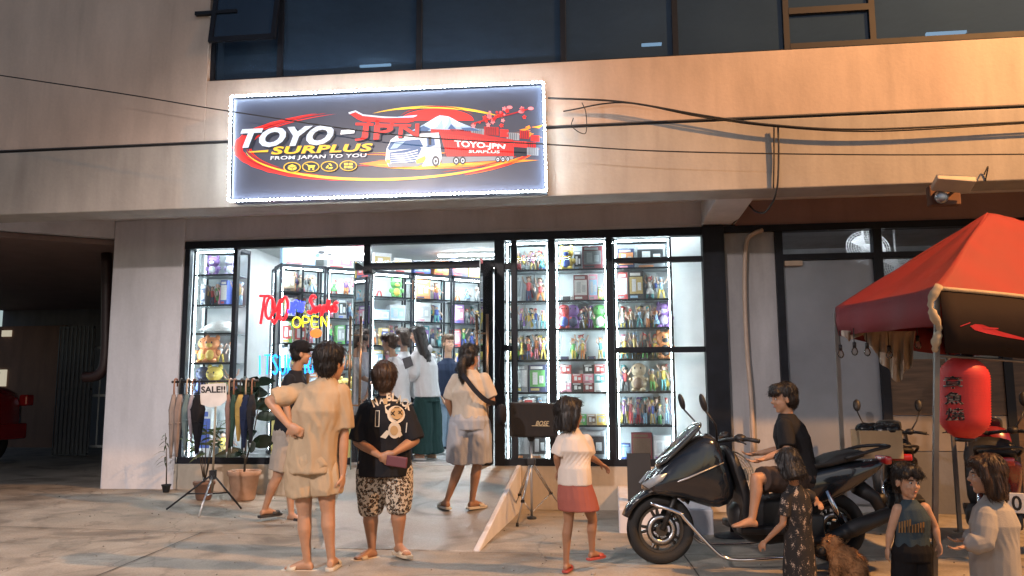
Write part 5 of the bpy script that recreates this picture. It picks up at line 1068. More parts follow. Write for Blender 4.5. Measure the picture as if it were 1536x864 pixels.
# ================================================================ umbrella rack
yr = -1.5; pc = W(325,572,yr)
RK = thing('umbrella_rack', 'black tripod stand with crossbar holding folded umbrellas', 'stand', (pc.x,yr,gz(pc.x,yr)))
a0, a1 = W(258,573,yr), W(388,571,yr); gzr = gz(pc.x,yr)
b = MB(); b.smooth = True; b.tube([a0, a1], .014); b.build('crossbar', M_BLKP, RK)
b = MB(); b.smooth = True; b.tube([(pc.x,yr,gzr+.22),(pc.x,yr,pc.z)], .013); b.build('pole', mat('tan_metal_tube', (.38,.31,.22), .4, .6), RK)
for dx, dy in ((-.52,-.03),(.04,-.36),(.24,.24)):
    b = MB(); b.smooth = True; b.tube([(pc.x,yr,gzr+.42),(pc.x+dx,yr+dy,gz(pc.x+dx,yr+dy)+.012)], .011); b.tube([(pc.x,yr,gzr+.2),(pc.x+dx*.55,yr+dy*.55,gzr+.20)], .008); b.build('leg', M_ALU if dy < -.2 else M_BLKP, RK)
bx('hub', (pc.x-.03,yr-.03,gzr+.36), (pc.x+.03,yr+.03,gzr+.46), M_BLKP, RK)
sc_ = [W(301,577,yr-.05), W(339,574,yr-.05), W(340,600,yr-.05), W(300,606,yr-.05)]
SL = thing('sale_sign', 'white paper sign reading SALE hung on the umbrella rack', 'sign', sc_[3])
b = MB(); pts = sc_[:3] + [W(330,609,yr-.05), W(315,611,yr-.05)] + sc_[3:]; b.prism(pts, (0,.004,0)); b.build('card', mat('white_card', (.72,.70,.68), .7), SL)
text_on('lettering', 'SALE!!', [W(301.5,579.5,yr-.053), W(338,579,yr-.053), W(338,589,yr-.053), W(301.5,589.5,yr-.053)], M_BLKP, SL, .03)
UMB = [(264,.80,'grey brown',(.26,.22,.20),.030),(272,.78,'dusty brown',(.24,.19,.17),.032),(283,.70,'grey teal',(.13,.19,.20),.026),(291,.60,'pale mauve',(.30,.27,.30),.022),(301,.74,'black',(.012,.012,.016),.044),(346,.72,'rosy brown',(.28,.17,.14),.020),(353,.66,'dark green',(.04,.08,.06),.022),(363,.58,'yellow and white',(.48,.32,.10),.034),(371,.66,'navy',(.02,.03,.07),.036),(380,.60,'charcoal',(.03,.03,.035),.030)]
for i, (px, L, cn, c, r) in enumerate(UMB):
    top = W(px,572,yr); x, z = top.x, top.z; U_ = thing('umbrella', '%s folded umbrella hung by its hook, %s from left on the rack' % (cn, ORD[i] if i < 9 else 'tenth'), 'umbrella', (x,yr,z-L-.1), 'folded umbrellas on the rack')
    h = MB(); h.smooth = True; h.tube([(x,yr+.035,z-.06),(x,yr+.036,z-.005),(x,yr+.025,z+.022),(x,yr,z+.031),(x,yr-.025,z+.022),(x,yr-.034,z-.005),(x,yr-.034,z-.10),(x,yr-.03,z-.16)], .0095, 8); h.build('handle', mat('umbrella_handle_%d' % (i % 3), ((.25,.12,.07),(.02,.02,.02),(.4,.3,.22))[i % 3], .35), U_)
    f_ = MB(); n = 18; rings = []; ru = random.Random(i)
    for k in range(9):
        t = k/8; rr = 1.35*r*(.45 + .9*min(1, t*4))*(1 - .80*max(0, t-.25)/.75); rings.append([Vector((x + rr*(1+.22*math.sin(j*2*PI/n*6+t*3))*math.cos(j*2*PI/n) + .006*math.sin(t*5+i), yr-.03 + rr*(1+.22*math.sin(j*2*PI/n*6+t*3))*math.sin(j*2*PI/n), z-.15-t*L*.9)) for j in range(n)])
    f_.smooth = True; f_.loft(rings); f_.build('folded_canopy', cloth('umbrella_'+cn.replace(' ','_'), c, var=.2), U_)
    t_ = MB(); t_.smooth = True; t_.tube([(x,yr-.03,z-.15-L*.88),(x,yr-.03,z-.15-L*.98)], [.006,.004], 6); t_.build('tip', M_STEEL, U_)
    s_ = MB(); s_.smooth = True; s_.tube([(x,yr-.03,z-.15-L*.40),(x,yr-.03,z-.15-L*.43)], r*1.45, 12); s_.build('tie_band', cloth('umbrella_'+cn.replace(' ','_'), c), U_)
# ================================================================ potted plants
M_TERRA = mat('terracotta', (.40,.25,.17), .75, var=.2, vs=8, bump=.2, bs=30); M_SOIL = mat('potting_soil', (.035,.025,.018), .95, bump=.6, bs=50)
def pot(name, lab, c, r, h, m=M_TERRA):
    Tp = thing(name, lab, 'potted plant', c); b = MB(); b.smooth = True
    b.lathe([(r*.62,0),(r*.70,.02),(r*.92,h*.82),(r*1.0,h*.84),(r*1.03,h*.98),(r*.98,h),(r*.90,h*.97),(r*.86,h*.8)], c, 24); b.build('pot', m, Tp)
    s = MB(); s.lathe([(r*.02,h*.86),(r*.86,h*.85),(r*.86,h*.80)], c, 16); s.build('soil', M_SOIL, Tp); return Tp
def leaf_mesh(base, d, L, wd, droop, n=5, up=UP):
    d = d.normalized(); a = d.cross(up); a = a.normalized() if a.length > .05 else Vector((1,0,0)); nn = a.cross(d); g = []
    for k in range(n+1):
        t = k/n; p = base + d*L*t + nn*0 - UP*droop*L*t*t; ww = wd*math.sin(PI*min(.98,max(.03,t))**.8); g.append([p - a*ww + nn*ww*.25, p, p + a*ww + nn*ww*.25])
    return MB().sheet(g)
rl = random.Random(5); gp = G(372,748); gp = Vector((-4.55,-.62,gz(-4.55,-.62)))
PT = pot('potted_rubber_plant', 'dark broad leaved plant in a large tan pot below the window', gp, .20, .36)
M_LF = mat('dark_rubber_leaf', (.022,.042,.03), .28, var=.3, vs=5); st = MB(); st.smooth = True; st.tube([gp+Vector((0,0,.3)), gp+Vector((.02,-.02,.8)), gp+Vector((-.03,.0,1.45))], [.014,.011,.006]); st.tube([gp+Vector((0,0,.4)), gp+Vector((.12,-.04,.8)), gp+Vector((.20,-.06,1.25))], [.010,.008,.005]); st.build('stem', mat('plant_stem', (.06,.045,.03), .8), PT)
for i in range(26):
    a = rl.uniform(0, 6.28); z = rl.uniform(.45,1.45); br_ = gp + Vector((.02 if i % 2 else .14*min(1,z), -.03, z)); d = Vector((math.cos(a), math.sin(a)*.8, rl.uniform(.1,1.3)))
    o = leaf_mesh(br_, d, rl.uniform(.24,.40), rl.uniform(.06,.10), rl.uniform(.1,.5), up=Vector((rl.uniform(-.5,.5),-1,rl.uniform(-.3,.6))).normalized()).build('leaf', M_LF, PT, smooth=True)
gp = Vector((-5.0,-.75,gz(-5.0,-.75))); P_2 = pot('potted_palm', 'small leafy palm in a low brown pot under the umbrellas', gp, .13, .22, mat('brown_pot', (.16,.09,.06), .7))
M_LG = mat('green_palm_leaf', (.05,.10,.035), .45, var=.3, vs=6); st = MB(); st.smooth = True
for i in range(5): st.tube([gp+Vector((0,0,.18)), gp+Vector((.08*math.cos(i*1.3),.08*math.sin(i*1.3),.6)), gp+Vector((.2*math.cos(i*1.3),.2*math.sin(i*1.3),.95))], [.008,.006,.003], 6)
st.build('stem', MATS['plant_stem'], P_2)
for i in range(34):
    q = i % 5; t = rl.uniform(.4,1.); br_ = gp + Vector((.2*t*math.cos(q*1.3), .2*t*math.sin(q*1.3), .25+.7*t)); a = rl.uniform(0,6.28)
    leaf_mesh(br_, Vector((math.cos(a), math.sin(a), rl.uniform(-.1,.8))), rl.uniform(.16,.30), rl.uniform(.012,.022), rl.uniform(.1,.4), 4, up=Vector((rl.uniform(-.6,.6),-1,.3)).normalized()).build('leaf', M_LG, P_2, smooth=True)
gp = Vector((-5.72,-.35,gz(-5.72,-.35))); P_3 = pot('bamboo_sprig', 'thin sprig with narrow leaves beside the white pillar', gp, .06, .10, M_BLKP)
st = MB(); st.smooth = True; st.tube([gp+Vector((0,0,.06)), gp+Vector((.0,-.02,.4)), gp+Vector((-.03,-.03,.75))], [.010,.007,.004], 6); st.build('stem', MATS['plant_stem'], P_3)
for i in range(16):
    z = .35 + .4*(i/16); a = rl.uniform(1.6,5.0); leaf_mesh(gp+Vector((-.02,-.02,z)), Vector((math.cos(a), math.sin(a), rl.uniform(-.5,.5))), rl.uniform(.10,.17), .010, .4, 4).build('leaf', M_LG, P_3, smooth=True)
# ================================================================ speaker on a tripod
yt = -1.55; hub = W(797,690,yt)
TS = thing('speaker_tripod', 'silver tripod stand carrying the black loudspeaker', 'tripod', (hub.x,yt,gz(hub.x,yt)))
b = MB(); b.smooth = True; b.cyl((hub.x,yt,.04), (hub.x,yt,hub.z+.25), .013); b.build('centre_column', M_ALU, TS)
b = MB(); b.rbox((hub.x-.045,yt-.045,hub.z-.05), (hub.x+.045,yt+.045,hub.z+.02), .012); b.build('hub', M_BLKP, TS)
for px, py in ((776,790),(842,766),(770,768)):
    f_ = G(px, py); f_.z = gz(f_.x, f_.y)+.01; b = MB(); b.smooth = True; top = Vector((hub.x,yt,hub.z-.02)); side = (f_-top).cross(UP).normalized()*.012
    for s in (-1,1): b.tube([top+side*s, top.lerp(f_,.62)+side*s], .007, 6)
    b.tube([top.lerp(f_,.45), f_+UP*.03], .008, 6); lg = b.build('leg', M_ALU, TS)
    q = top.lerp(f_,.62); b = MB(); b.rbox((q.x-.02,q.y-.02,q.z-.015), (q.x+.02,q.y+.02,q.z+.015), .005); b.build('clamp', M_BLKP, lg)
    b = MB(); b.smooth = True; b.cyl(f_-UP*.008, f_+UP*.03, .018, .013); b.build('rubber_foot', M_BLKP, lg)
    b = MB(); b.smooth = True; b.tube([top.lerp(f_,.62), (hub.x,yt,hub.z-.55)], .005, 6); b.build('brace', M_ALU, lg)
b = MB(); b.smooth = True; b.lathe([(.05,.0),(.05,.02),(.02,.03)], (hub.x,yt,.01), 14); b.build('centre_foot', M_BLKP, TS)
zt = W(797,655,yt).z; bl_ = W(763,604,yt-.05); br2 = W(836,650,yt-.05)
SPK = thing('loudspeaker', 'black rectangular loudspeaker standing on the silver tripod', 'speaker', (hub.x,yt,zt))
Ms = Matrix.Translation((hub.x+.02,yt,zt)) @ Matrix.Rotation(math.radians(7), 4, 'Z') @ Matrix.Rotation(math.radians(1.5), 4, 'Y'); hw2 = (br2.x-bl_.x)/2; hh = bl_.z-zt
b = MB(); b.rbox((-hw2,-.14,0), (hw2,.14,hh), .018, Ms); b.build('cabinet', M_BLKP, SPK)
b = MB(); b.rbox((-hw2+.015,-.150,.015), (hw2-.015,-.139,hh-.015), .004, Ms); b.build('grille', mat('speaker_grille_cloth', (.012,.012,.015), .8, bump=.8, bs=400), SPK)
text_on('badge', 'BOSE', [Ms @ Vector(p) for p in ((.02,-.153,.175),(.165,-.153,.175),(.165,-.153,.125),(.02,-.153,.125))], mat('badge_gold', (.62,.50,.32), .35, .7), SPK, .02, .35)
for z in (.122,): b = MB(); b.box((-.02,-.154,z-.003), (.17,-.151,z+.003), Ms); b.build('badge_line', MATS['badge_gold'], SPK)
b = MB(); b.smooth = True; b.cyl((hub.x,yt,hub.z+.2), (hub.x,yt,zt), .03, .045); b.build('mount_cup', M_BLKP, SPK)

# ================================================================ scooters
def puff(b, prof, hw, M, c=None, k=(.72,.93,1.,.93,.72), yy=(-1,-.8,0,.8,1)):
    cx = sum(p[0] for p in prof)/len(prof); cz = sum(p[1] for p in prof)/len(prof)
    b.loft([[M @ Vector((cx+(x-cx)*kk, hw*y, cz+(z-cz)*kk)) for x, z in prof] for kk, y in zip(k, yy)]); return b
def wheel(T, c, R, w, M, tm_, rm):
    wq = MB(); wq.smooth = True; wq.torus((0,0,0), R-w*.5, w*.5, None, 40, 12, 1.15); wq.v = [M @ (v+Vector(c)) for v in wq.v]; o = wq.build('wheel', tm_, T)
    r = MB(); r.torus((0,0,0), R-w-.005, .018, None, 32, 6, 1.8)
    for i in range(5):
        a = 2*PI*i/5
        for da in (-.16,.16): r.tube([(.05*math.cos(a),0,.05*math.sin(a)), ((R-w)*math.cos(a+da),0,(R-w)*math.sin(a+da))], [.018,.012], 6)
    r.cyl((0,-.06,0), (0,.06,0), .05, n=14); r.v = [M @ (v+Vector(c)) for v in r.v]; r.build('rim', rm, o)
    d = MB(); d.smooth = True; d.torus((0,.045,0), .10, .03, None, 24, 4, .12); d.v = [M @ (v+Vector(c)) for v in d.v]; d.build('brake_disc', M_STEEL, o)
M_PAINT = mat('scooter_dark_paint', (.012,.015,.020), .16, var=.1, coat=.8); M_TYRE = mat('tyre_rubber', (.014,.014,.014), .8, bump=.4, bs=60); M_RIM = mat('alloy_rim_dark', (.10,.09,.08), .35, .8); M_SEAT = mat('seat_vinyl', (.013,.013,.014), .6, bump=.2, bs=120); M_HL = mat('lens_clear', (.30,.34,.38), .08, coat=1.); M_TAIL = mat('tail_lens_red', (.45,.02,.02), .15, coat=1.); M_ENG = mat('engine_dark_metal', (.05,.05,.05), .5, .7)
def scooter(label, loc, ang, paint=M_PAINT, crash=True):
    T = thing('scooter', label, 'scooter', loc, 'parked scooters'); M = Matrix.Translation(loc) @ Matrix.Rotation(ang, 4, 'Z') @ Matrix.Scale(.95, 4)
    def part(nm, m, fn, par=T, **k):
        b = MB(); b.smooth = True; fn(b); return b.build(nm, m, par, **k)
    wheel(T, (.74,0,.285), .285, .10, M, M_TYRE, M_RIM); wheel(T, (-.72,0,.285), .285, .115, M, M_TYRE, M_RIM)
    part('front_fairing', paint, lambda b: puff(b, [(.93,.60),(.86,.70),(.70,.86),(.52,1.00),(.36,1.10),(.26,1.06),(.20,.92),(.15,.76),(.10,.60),(.16,.46),(.34,.44),(.55,.54),(.78,.55)], .21, M), sub=1)
    part('windscreen', mat('smoked_screen', (.03,.035,.04), .08, coat=1.), lambda b: puff(b, [(.80,.80),(.60,.98),(.42,1.16),(.36,1.18),(.38,1.12),(.56,.95),(.76,.77)], .15, M), sub=1)
    for s in (-1,1):
        part('headlight', M_HL, lambda b: b.loft([[M @ Vector((x, s*(y+dy), z)) for x, y, z in ((.90,.05,.66),(.80,.16,.74),(.72,.195,.76),(.76,.19,.70),(.86,.13,.63))] for dy in (.0,.022)]))
        part('side_panel_edge', M_ALU, lambda b: b.tube([M @ Vector(p) for p in ((.86,s*.14,.60),(.55,s*.215,.72),(.25,s*.215,.84))], [.006,.009,.004], 6))
        part('mirror', M_BLKP, lambda b: (b.tube([M @ Vector(p) for p in ((.30,s*.22,1.02),(.33,s*.30,1.15),(.42,s*.34,1.26))], .008, 6), b.ell(M @ Vector((.44,s*.34,1.33)), (.025,.045,.075), (M.to_3x3() @ Matrix.Rotation(.25,3,'Y')).to_4x4())))
        part('handlebar', M_BLKP, lambda b: (b.tube([M @ Vector(p) for p in ((.22,0,1.00),(.18,s*.12,1.02),(.06,s*.27,1.03),(.0,s*.36,1.02))], [.018,.016,.016,.018], 8), b.tube([M @ Vector(p) for p in ((.08,s*.22,1.03),(.14,s*.30,1.02),(.12,s*.40,1.00))], .006, 6), b.ell(M @ Vector((.10,s*.20,1.035)), (.05,.05,.035))))
        part('fork', M_ENG, lambda b: b.tube([M @ Vector(p) for p in ((.74,s*.075,.285),(.60,s*.08,.62))], .022, 8))
        part('floorboard', M_BLKP, lambda b: b.rbox((-.36,min(s*.12,s*.27),.27), (.14,max(s*.12,s*.27),.33), .015, M))
        if crash: part('crash_bar', M_CHROME, lambda b: b.tube(bez([M @ Vector(p) for p in ((.86,s*.20,.52),(.66,s*.30,.46),(.60,s*.31,.40),(.40,s*.32,.18),(.28,s*.32,.10),(.05,s*.32,.09),(-.25,s*.30,.10))], 5), .014, 8))
    part('front_fender', paint, lambda b: b.loft([[M @ Vector((.74+r*math.cos(a), y, .285+r*math.sin(a))) for y, r in ((-.085,.30),(-.05,.335),(.05,.335),(.085,.30),(.05,.315),(-.05,.315))] for a in [math.radians(d) for d in range(20,150,13)]]))
    part('leg_shield', M_BLKP, lambda b: puff(b, [(.24,1.0),(.14,.72),(.08,.45),(.14,.30),(.06,.26),(-.02,.34),(.02,.62),(.12,.98)], .235, M), sub=1)
    part('centre_tunnel', M_BLKP, lambda b: puff(b, [(.14,.58),(-.22,.52),(-.42,.66),(-.5,.28),(-.36,.14),(.04,.14),(.20,.32)], .15, M), sub=1)
    part('rear_body', paint, lambda b: puff(b, [(-.34,.74),(-.28,.56),(-.34,.38),(-.56,.44),(-.92,.62),(-1.20,.80),(-1.20,.88),(-.8,.82)], .175, M), sub=1)
    part('seat', M_SEAT, lambda b: puff(b, [(-.22,.72),(-.28,.81),(-.50,.80),(-.64,.82),(-.72,.90),(-1.02,.94),(-1.08,.88),(-.72,.78)], .155, M), sub=1)
    part('tail_light', M_TAIL, lambda b: b.rbox((-1.23,-.10,.80), (-1.17,.10,.87), .015, M)); part('grab_rail', M_BLKP, lambda b: b.tube(bez([M @ Vector(p) for p in ((-.80,-.16,.86),(-1.05,-.17,.93),(-1.20,-.10,.95),(-1.24,0,.95),(-1.20,.10,.95),(-1.05,.17,.93),(-.80,.16,.86))], 4), .014, 8))
    part('engine', M_ENG, lambda b: (b.rbox((-.62,-.14,.16), (-.26,.12,.40), .03, M), b.rbox((-.78,-.16,.22), (-.5,-.09,.36), .03, M)))
    part('exhaust', M_ENG, lambda b: b.tube([M @ Vector(p) for p in ((-.40,.14,.18),(-.62,.19,.22),(-.80,.21,.30),(-1.12,.22,.42))], [.025,.05,.065,.055], 12))
    part('rear_fender', M_BLKP, lambda b: b.tube([M @ Vector(p) for p in ((-.95,0,.62),(-1.10,0,.52),(-1.18,0,.36))], [.07,.055,.04], 8))
    part('shock', M_CHROME, lambda b: b.tube([M @ Vector(p) for p in ((-.75,.15,.32),(-.62,.15,.60))], .025, 8)); part('stand', M_ENG, lambda b: b.tube([M @ Vector(p) for p in ((-.30,.16,.16),(-.34,.22,.005))], .012, 6))
    return T, M
fw, rw = G(988,846), G(1258,842); mid = (fw+rw)/2; mid.z = gz(mid.x, mid.y)-.002
SCT, SM_ = scooter('large dark scooter parked side on with a boy sitting on it', mid, PI + math.atan2(rw.y-fw.y, rw.x-fw.x))
l2 = Vector((3.02,-.92,gz(3.02,-.92)-.002)); SC2, M2_ = scooter('black scooter parked tail out behind the tent pole with a carton on it', l2, math.radians(76), mat('black_paint', (.012,.012,.014), .25, coat=.5), False)
p3 = D(1507,757,6.3); l3 = Vector((p3.x+1.19*math.cos(math.radians(70)), p3.y+1.19*math.sin(math.radians(70)), -.002)); SC3, M3_ = scooter('red scooter with white number plate at the right edge', l3, math.radians(70), mat('red_paint', (.22,.015,.02), .25, coat=.6), False)
b = MB(); b.rbox((-1.262,-.14,.43), (-1.25,.14,.59), .004, M3_); npl = b.build('number_plate', M_WHITEP, SC3); text_on('lettering', '10', [M3_ @ Vector(p) for p in ((-1.266,.0,.57),(-1.266,-.12,.57),(-1.266,-.12,.45),(-1.266,.0,.45))], M_BLKP, npl, .02)
cbx = [W(1290,646,-2.1), W(1356,688,-2.1)]
CT = thing('carton', 'open brown cardboard box on the black scooter', 'box', (cbx[0].x,-2.1,cbx[1].z)); M_CARD = mat('cardboard', (.40,.27,.15), .8, var=.12, vs=4)
for nm, a, c in (('front_panel',(cbx[0].x,-2.1,cbx[1].z),(cbx[1].x,-2.085,cbx[0].z)),('side_panel',(cbx[0].x,-2.084,cbx[1].z),(cbx[0].x+.012,-1.8,cbx[0].z)),('side_panel',(cbx[1].x-.012,-2.084,cbx[1].z),(cbx[1].x,-1.8,cbx[0].z)),('back_panel',(cbx[0].x,-1.799,cbx[1].z),(cbx[1].x,-1.785,cbx[0].z)),('bottom_panel',(cbx[0].x+.013,-2.084,cbx[1].z),(cbx[1].x-.013,-1.8,cbx[1].z+.01))): bx(nm, a, c, M_CARD, CT)
b = MB(); b.smooth = True; rb = random.Random(9)
for i in range(9): b.ell((rb.uniform(cbx[0].x+.05,cbx[1].x-.05), rb.uniform(-2.03,-1.85), cbx[0].z-.02+rb.uniform(0,.05)), (.09,.08,.06))
tag(b.build('plastic_bag', mat('black_plastic_film', (.015,.016,.018), .22, bump=.9, bs=25)), 'crumpled black plastic bag stuffed in the carton', 'bag')
# board leaning by the step
p0 = H(942,752,.2); b = MB(); Mb = Matrix.Translation((p0.x,p0.y,.2)) @ Matrix.Rotation(math.radians(-8), 4, 'X'); b.rbox((0,0,0), (.25,.03,.50), .006, Mb); tag(b.build('black_board', M_BLKP), 'plain black board leaning on the white step', 'board')
# floor fan behind the scooter
fc_ = W(1098,712,-2.35); FN = thing('floor_fan', 'round wire guard floor fan behind the dark scooter', 'fan', (fc_.x,-2.3,gz(fc_.x,-2.3)))
Rf = Matrix.Rotation(math.radians(18), 4, 'Z') @ Matrix.Rotation(math.radians(-14), 4, 'X'); g = MB(); g.smooth = True
for k, rr in enumerate((.22,.19,.16,.13,.10,.07)): g.torus((0,0,0), rr, .0035 if k else .008, None, 32, 5); g.v[-160:] = [v - Vector((0,.05*(1-(rr/.22)**2),0)) for v in g.v[-160:]]
for i in range(36): a = 2*PI*i/36; g.tube([(.05*math.cos(a),-.048,.05*math.sin(a)), (.14*math.cos(a),-.03,.14*math.sin(a)), (.22*math.cos(a),0,.22*math.sin(a))], .002, 4)
g.v = [Rf @ v + fc_ for v in g.v]; g.build('guard', mat('tan_wire', (.34,.27,.19), .5, .4), FN)
g = MB(); g.smooth = True; g.lathe([(.005,.0),(.045,.005),(.05,.05)], (0,0,0), 16, Matrix.Rotation(PI/2,4,'X')); g.v = [Rf @ (v-Vector((0,-.0,0))) + fc_ for v in g.v]; g.build('hub', M_WHITEP, FN)
for i in range(4):
    g = MB(); a = i*PI/2; g.sheet([[Rf @ Vector((r*math.cos(a+q), .05+.02*q, r*math.sin(a+q))) + fc_ for q in (-.3,0,.35)] for r in (.04,.12,.19)]); g.build('blade', mat('fan_blade_grey', (.22,.20,.17), .4), FN)
g = MB(); g.smooth = True; g.tube([fc_+Vector((0,.14,0)), fc_+Vector((0,.14,-.2)), (fc_.x,-2.2,gz(fc_.x,-2.2)+.02)], .018); g.lathe([(.17,0),(.17,.02),(.03,.05)], (fc_.x,-2.2,gz(fc_.x,-2.2)), 20); g.build('stand', M_BLKP, FN)
# wall fans in the unit next door
for i, (px, py, Y, lab) in enumerate(((1302,372,.55,'white fan seen through the transom above the frosted door'),(1352,402,.9,'white fan partly hidden behind the tent roof edge'))):
    c = W(px, py, Y); T = thing('wall_fan', lab, 'fan', c, None); g = MB(); g.smooth = True; Rf = Matrix.Rotation(math.radians(-25), 4, 'X')
    for rr in (.27,.24,.21,.18,.15,.12,.09): g.torus((0,0,0), rr, .004, None, 30, 5)
    for k in range(30): a = 2*PI*k/30; g.tube([(.05*math.cos(a),-.05,.05*math.sin(a)), (.27*math.cos(a),0,.27*math.sin(a))], .003, 4)
    g.v = [Rf @ v + c for v in g.v]; g.build('guard', M_WHITEP, T); g = MB(); g.smooth = True; g.lathe([(.06,0),(.07,.05),(.05,.16)], (0,0,0), 14, Matrix.Rotation(-PI/2,4,'X')); g.v = [v + c for v in g.v]; g.build('motor', M_WHITEP, T)
    for k in range(3): g = MB(); a = k*2.09; g.sheet([[Rf @ Vector((r*math.cos(a+q), .03+.03*q, r*math.sin(a+q))) + c for q in (-.4,0,.45)] for r in (.05,.14,.23)]); g.build('blade', M_WHITEP, T)
    g = MB(); g.smooth = True; g.tube([c+Vector((0,.16,0)), c+Vector((0,.2,.15)), (c.x,c.y+.2,3.55)], .015); g.build('bracket', M_WHITEP, T)

# ================================================================ red canopy tent
N = W(1405,432,-4.25); zN = N.z; Pb = H(1253,461,zN+.05); Qr = H(1540,461,zN-.12); Qr = N + (Qr-N)*1.55; Pk = Pb + (Qr-N)
AP = (W(1482,319,-2.6)); AP2 = AP + (Qr-N).normalized()*.5 + UP*.005
TN = thing('canopy_tent', 'red pop up canopy tent over the children at right', 'tent', (N.x,N.y,0))
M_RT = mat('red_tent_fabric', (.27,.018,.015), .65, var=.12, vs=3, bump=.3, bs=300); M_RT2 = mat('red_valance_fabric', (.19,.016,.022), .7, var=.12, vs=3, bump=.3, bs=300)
def panel(c00, c01, c11, c10, m, nm, sagz=.06, n=22):
    g = []
    for i in range(n+1):
        row = []
        for j in range(n+1):
            u, v = i/n, j/n; p = c00.lerp(c01, u).lerp(c10.lerp(c11, u), v); p = p - UP*(sagz*4*u*(1-u)*(1-v*.6)*math.sin(PI*min(1,v+.18))) + UP*.02*noise.noise(Vector((u*5,v*2.2,c00.x))) + UP*.007*math.sin((u*3+v*9)+c00.y)*(1-v) ; row.append(p)
        g.append(row)
    o = MB().sheet(g).build(nm, m, TN, smooth=True); s = o.modifiers.new('solid', 'SOLIDIFY'); s.thickness = .003; return o
panel(N, Pb, AP, AP, M_RT, 'roof_panel'); panel(N, Qr, AP2, AP, M_RT, 'roof_panel'); panel(Pb, Pk, AP2, AP, M_RT, 'roof_panel'); panel(Qr, Pk, AP2, AP2, M_RT, 'roof_panel')
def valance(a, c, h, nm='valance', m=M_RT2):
    g = []
    for i in range(17):
        p = a.lerp(c, i/16); o_ = (c-a).cross(UP).normalized(); g.append([p, p - UP*h*.5 + o_*.015*math.sin(i*1.1), p - UP*h + o_*.03*math.sin(i*.9+1)])
    o = MB().sheet(g).build(nm, m, TN, smooth=True); s = o.modifiers.new('solid', 'SOLIDIFY'); s.thickness = .003
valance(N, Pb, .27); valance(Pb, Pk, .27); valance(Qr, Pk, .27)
M_POLE = mat('grey_painted_steel', (.20,.19,.18), .45, .6); foot = D(1404,905, (N-CAM).dot(_F)-.12); foot.z = gz(foot.x, foot.y)
for a, c in ((N-UP*.05, foot), (Pb-UP*.05, Vector((Pb.x,Pb.y+.05,gz(Pb.x,Pb.y)))), (Pk-UP*.05, Vector((Pk.x,Pk.y,0))), (Qr-UP*.05, Vector((Qr.x,Qr.y,0)))):
    d = (c-a).normalized(); b = MB(); s1, s2 = Vector((.017,0,0)), Vector((0,.017,0)); b.loft([[p+s1+s2, p-s1+s2, p-s1-s2, p+s1-s2] for p in (a, c)]); lgp = b.build('tent_pole', M_POLE, TN)
    b = MB(); b.rbox((c.x-.045,c.y-.045,c.z), (c.x+.045,c.y+.045,c.z+.012), .003); b.build('foot_plate', M_POLE, lgp)
x0 = W(1405,533,N.y+.02); qd = (Qr-N).normalized()
b = MB(); b.smooth = True; b.tube([x0, x0 + Vector((qd.x,qd.y,0))*3 - UP*.15], .011, 6); b.build('cross_rail', M_POLE, TN)
# black banner hung on the front edge
bn0 = N + Vector((.0,-.03,-.02)); bt = lambda u: bn0 + Vector((qd.x,qd.y,0))*2.6*u - UP*(.26*u - .05*math.sin(PI*u)); g = []
for i in range(21):
    u = i/20; p = bt(u); o_ = Vector((qd.y,-qd.x,0)); g.append([p + o_*.015, p - UP*.22 + o_*(.02+.006*math.sin(u*14)), p - UP*.45 + o_*(.01+.018*math.sin(u*11+1)) + Vector((.02*math.sin(i*2.),0,0))*(i == 0)])
BN = thing('banner', 'black vinyl banner with red swoosh hung on the front of the tent', 'banner', bn0 - UP*.5); o = MB().sheet(g).build('sheet', mat('black_vinyl', (.022,.014,.012), .75, bump=.3, bs=10, spec=.12), BN, smooth=True)
sd_ = o.modifiers.new('solid', 'SOLIDIFY'); sd_.thickness = .004; bobj = o
b = MB(); b.smooth = True; b.tube([bt(i/20)+Vector((0,-.012,.012)) for i in range(21)], .016, 8); b.build('hem_rope', mat('cream_rope', (.55,.43,.28), .8, bump=.8, bs=60), BN)
b = MB(); b.smooth = True; rr = [Vector((N.x,N.y-.05,N.z+.01)), D(1396,452,(N-CAM).dot(_F)-.06), D(1400,472,(N-CAM).dot(_F)-.07), D(1409,492,(N-CAM).dot(_F)-.06), D(1404,512,(N-CAM).dot(_F)-.05), D(1402,528,(N-CAM).dot(_F)-.04)]
b.tube(bez(rr, 4), [.026 + .008*math.sin(i*.9) + .006*math.sin(i*2.7+1) for i in range(len(bez(rr,4)))], 8); b.build('bunched_edge', mat('cream_cloth_bunch', (.50,.41,.28), .85, bump=.6, bs=20), BN)
wrap('red_mark', None, bobj, [([(1455,489),(1463,486),(1474,487),(1485,491),(1500,497),(1540,508),(1540,511),(1510,506),(1480,500),(1462,495)], [list(range(10))]), ([(1440,489),(1456,483),(1455,485),(1441,490)], [[0,1,2,3]]), ([(1474,490),(1498,492),(1497,494),(1476,493)], [[0,1,2,3]])], mat('banner_red', (.45,.02,.02), .4), .004)
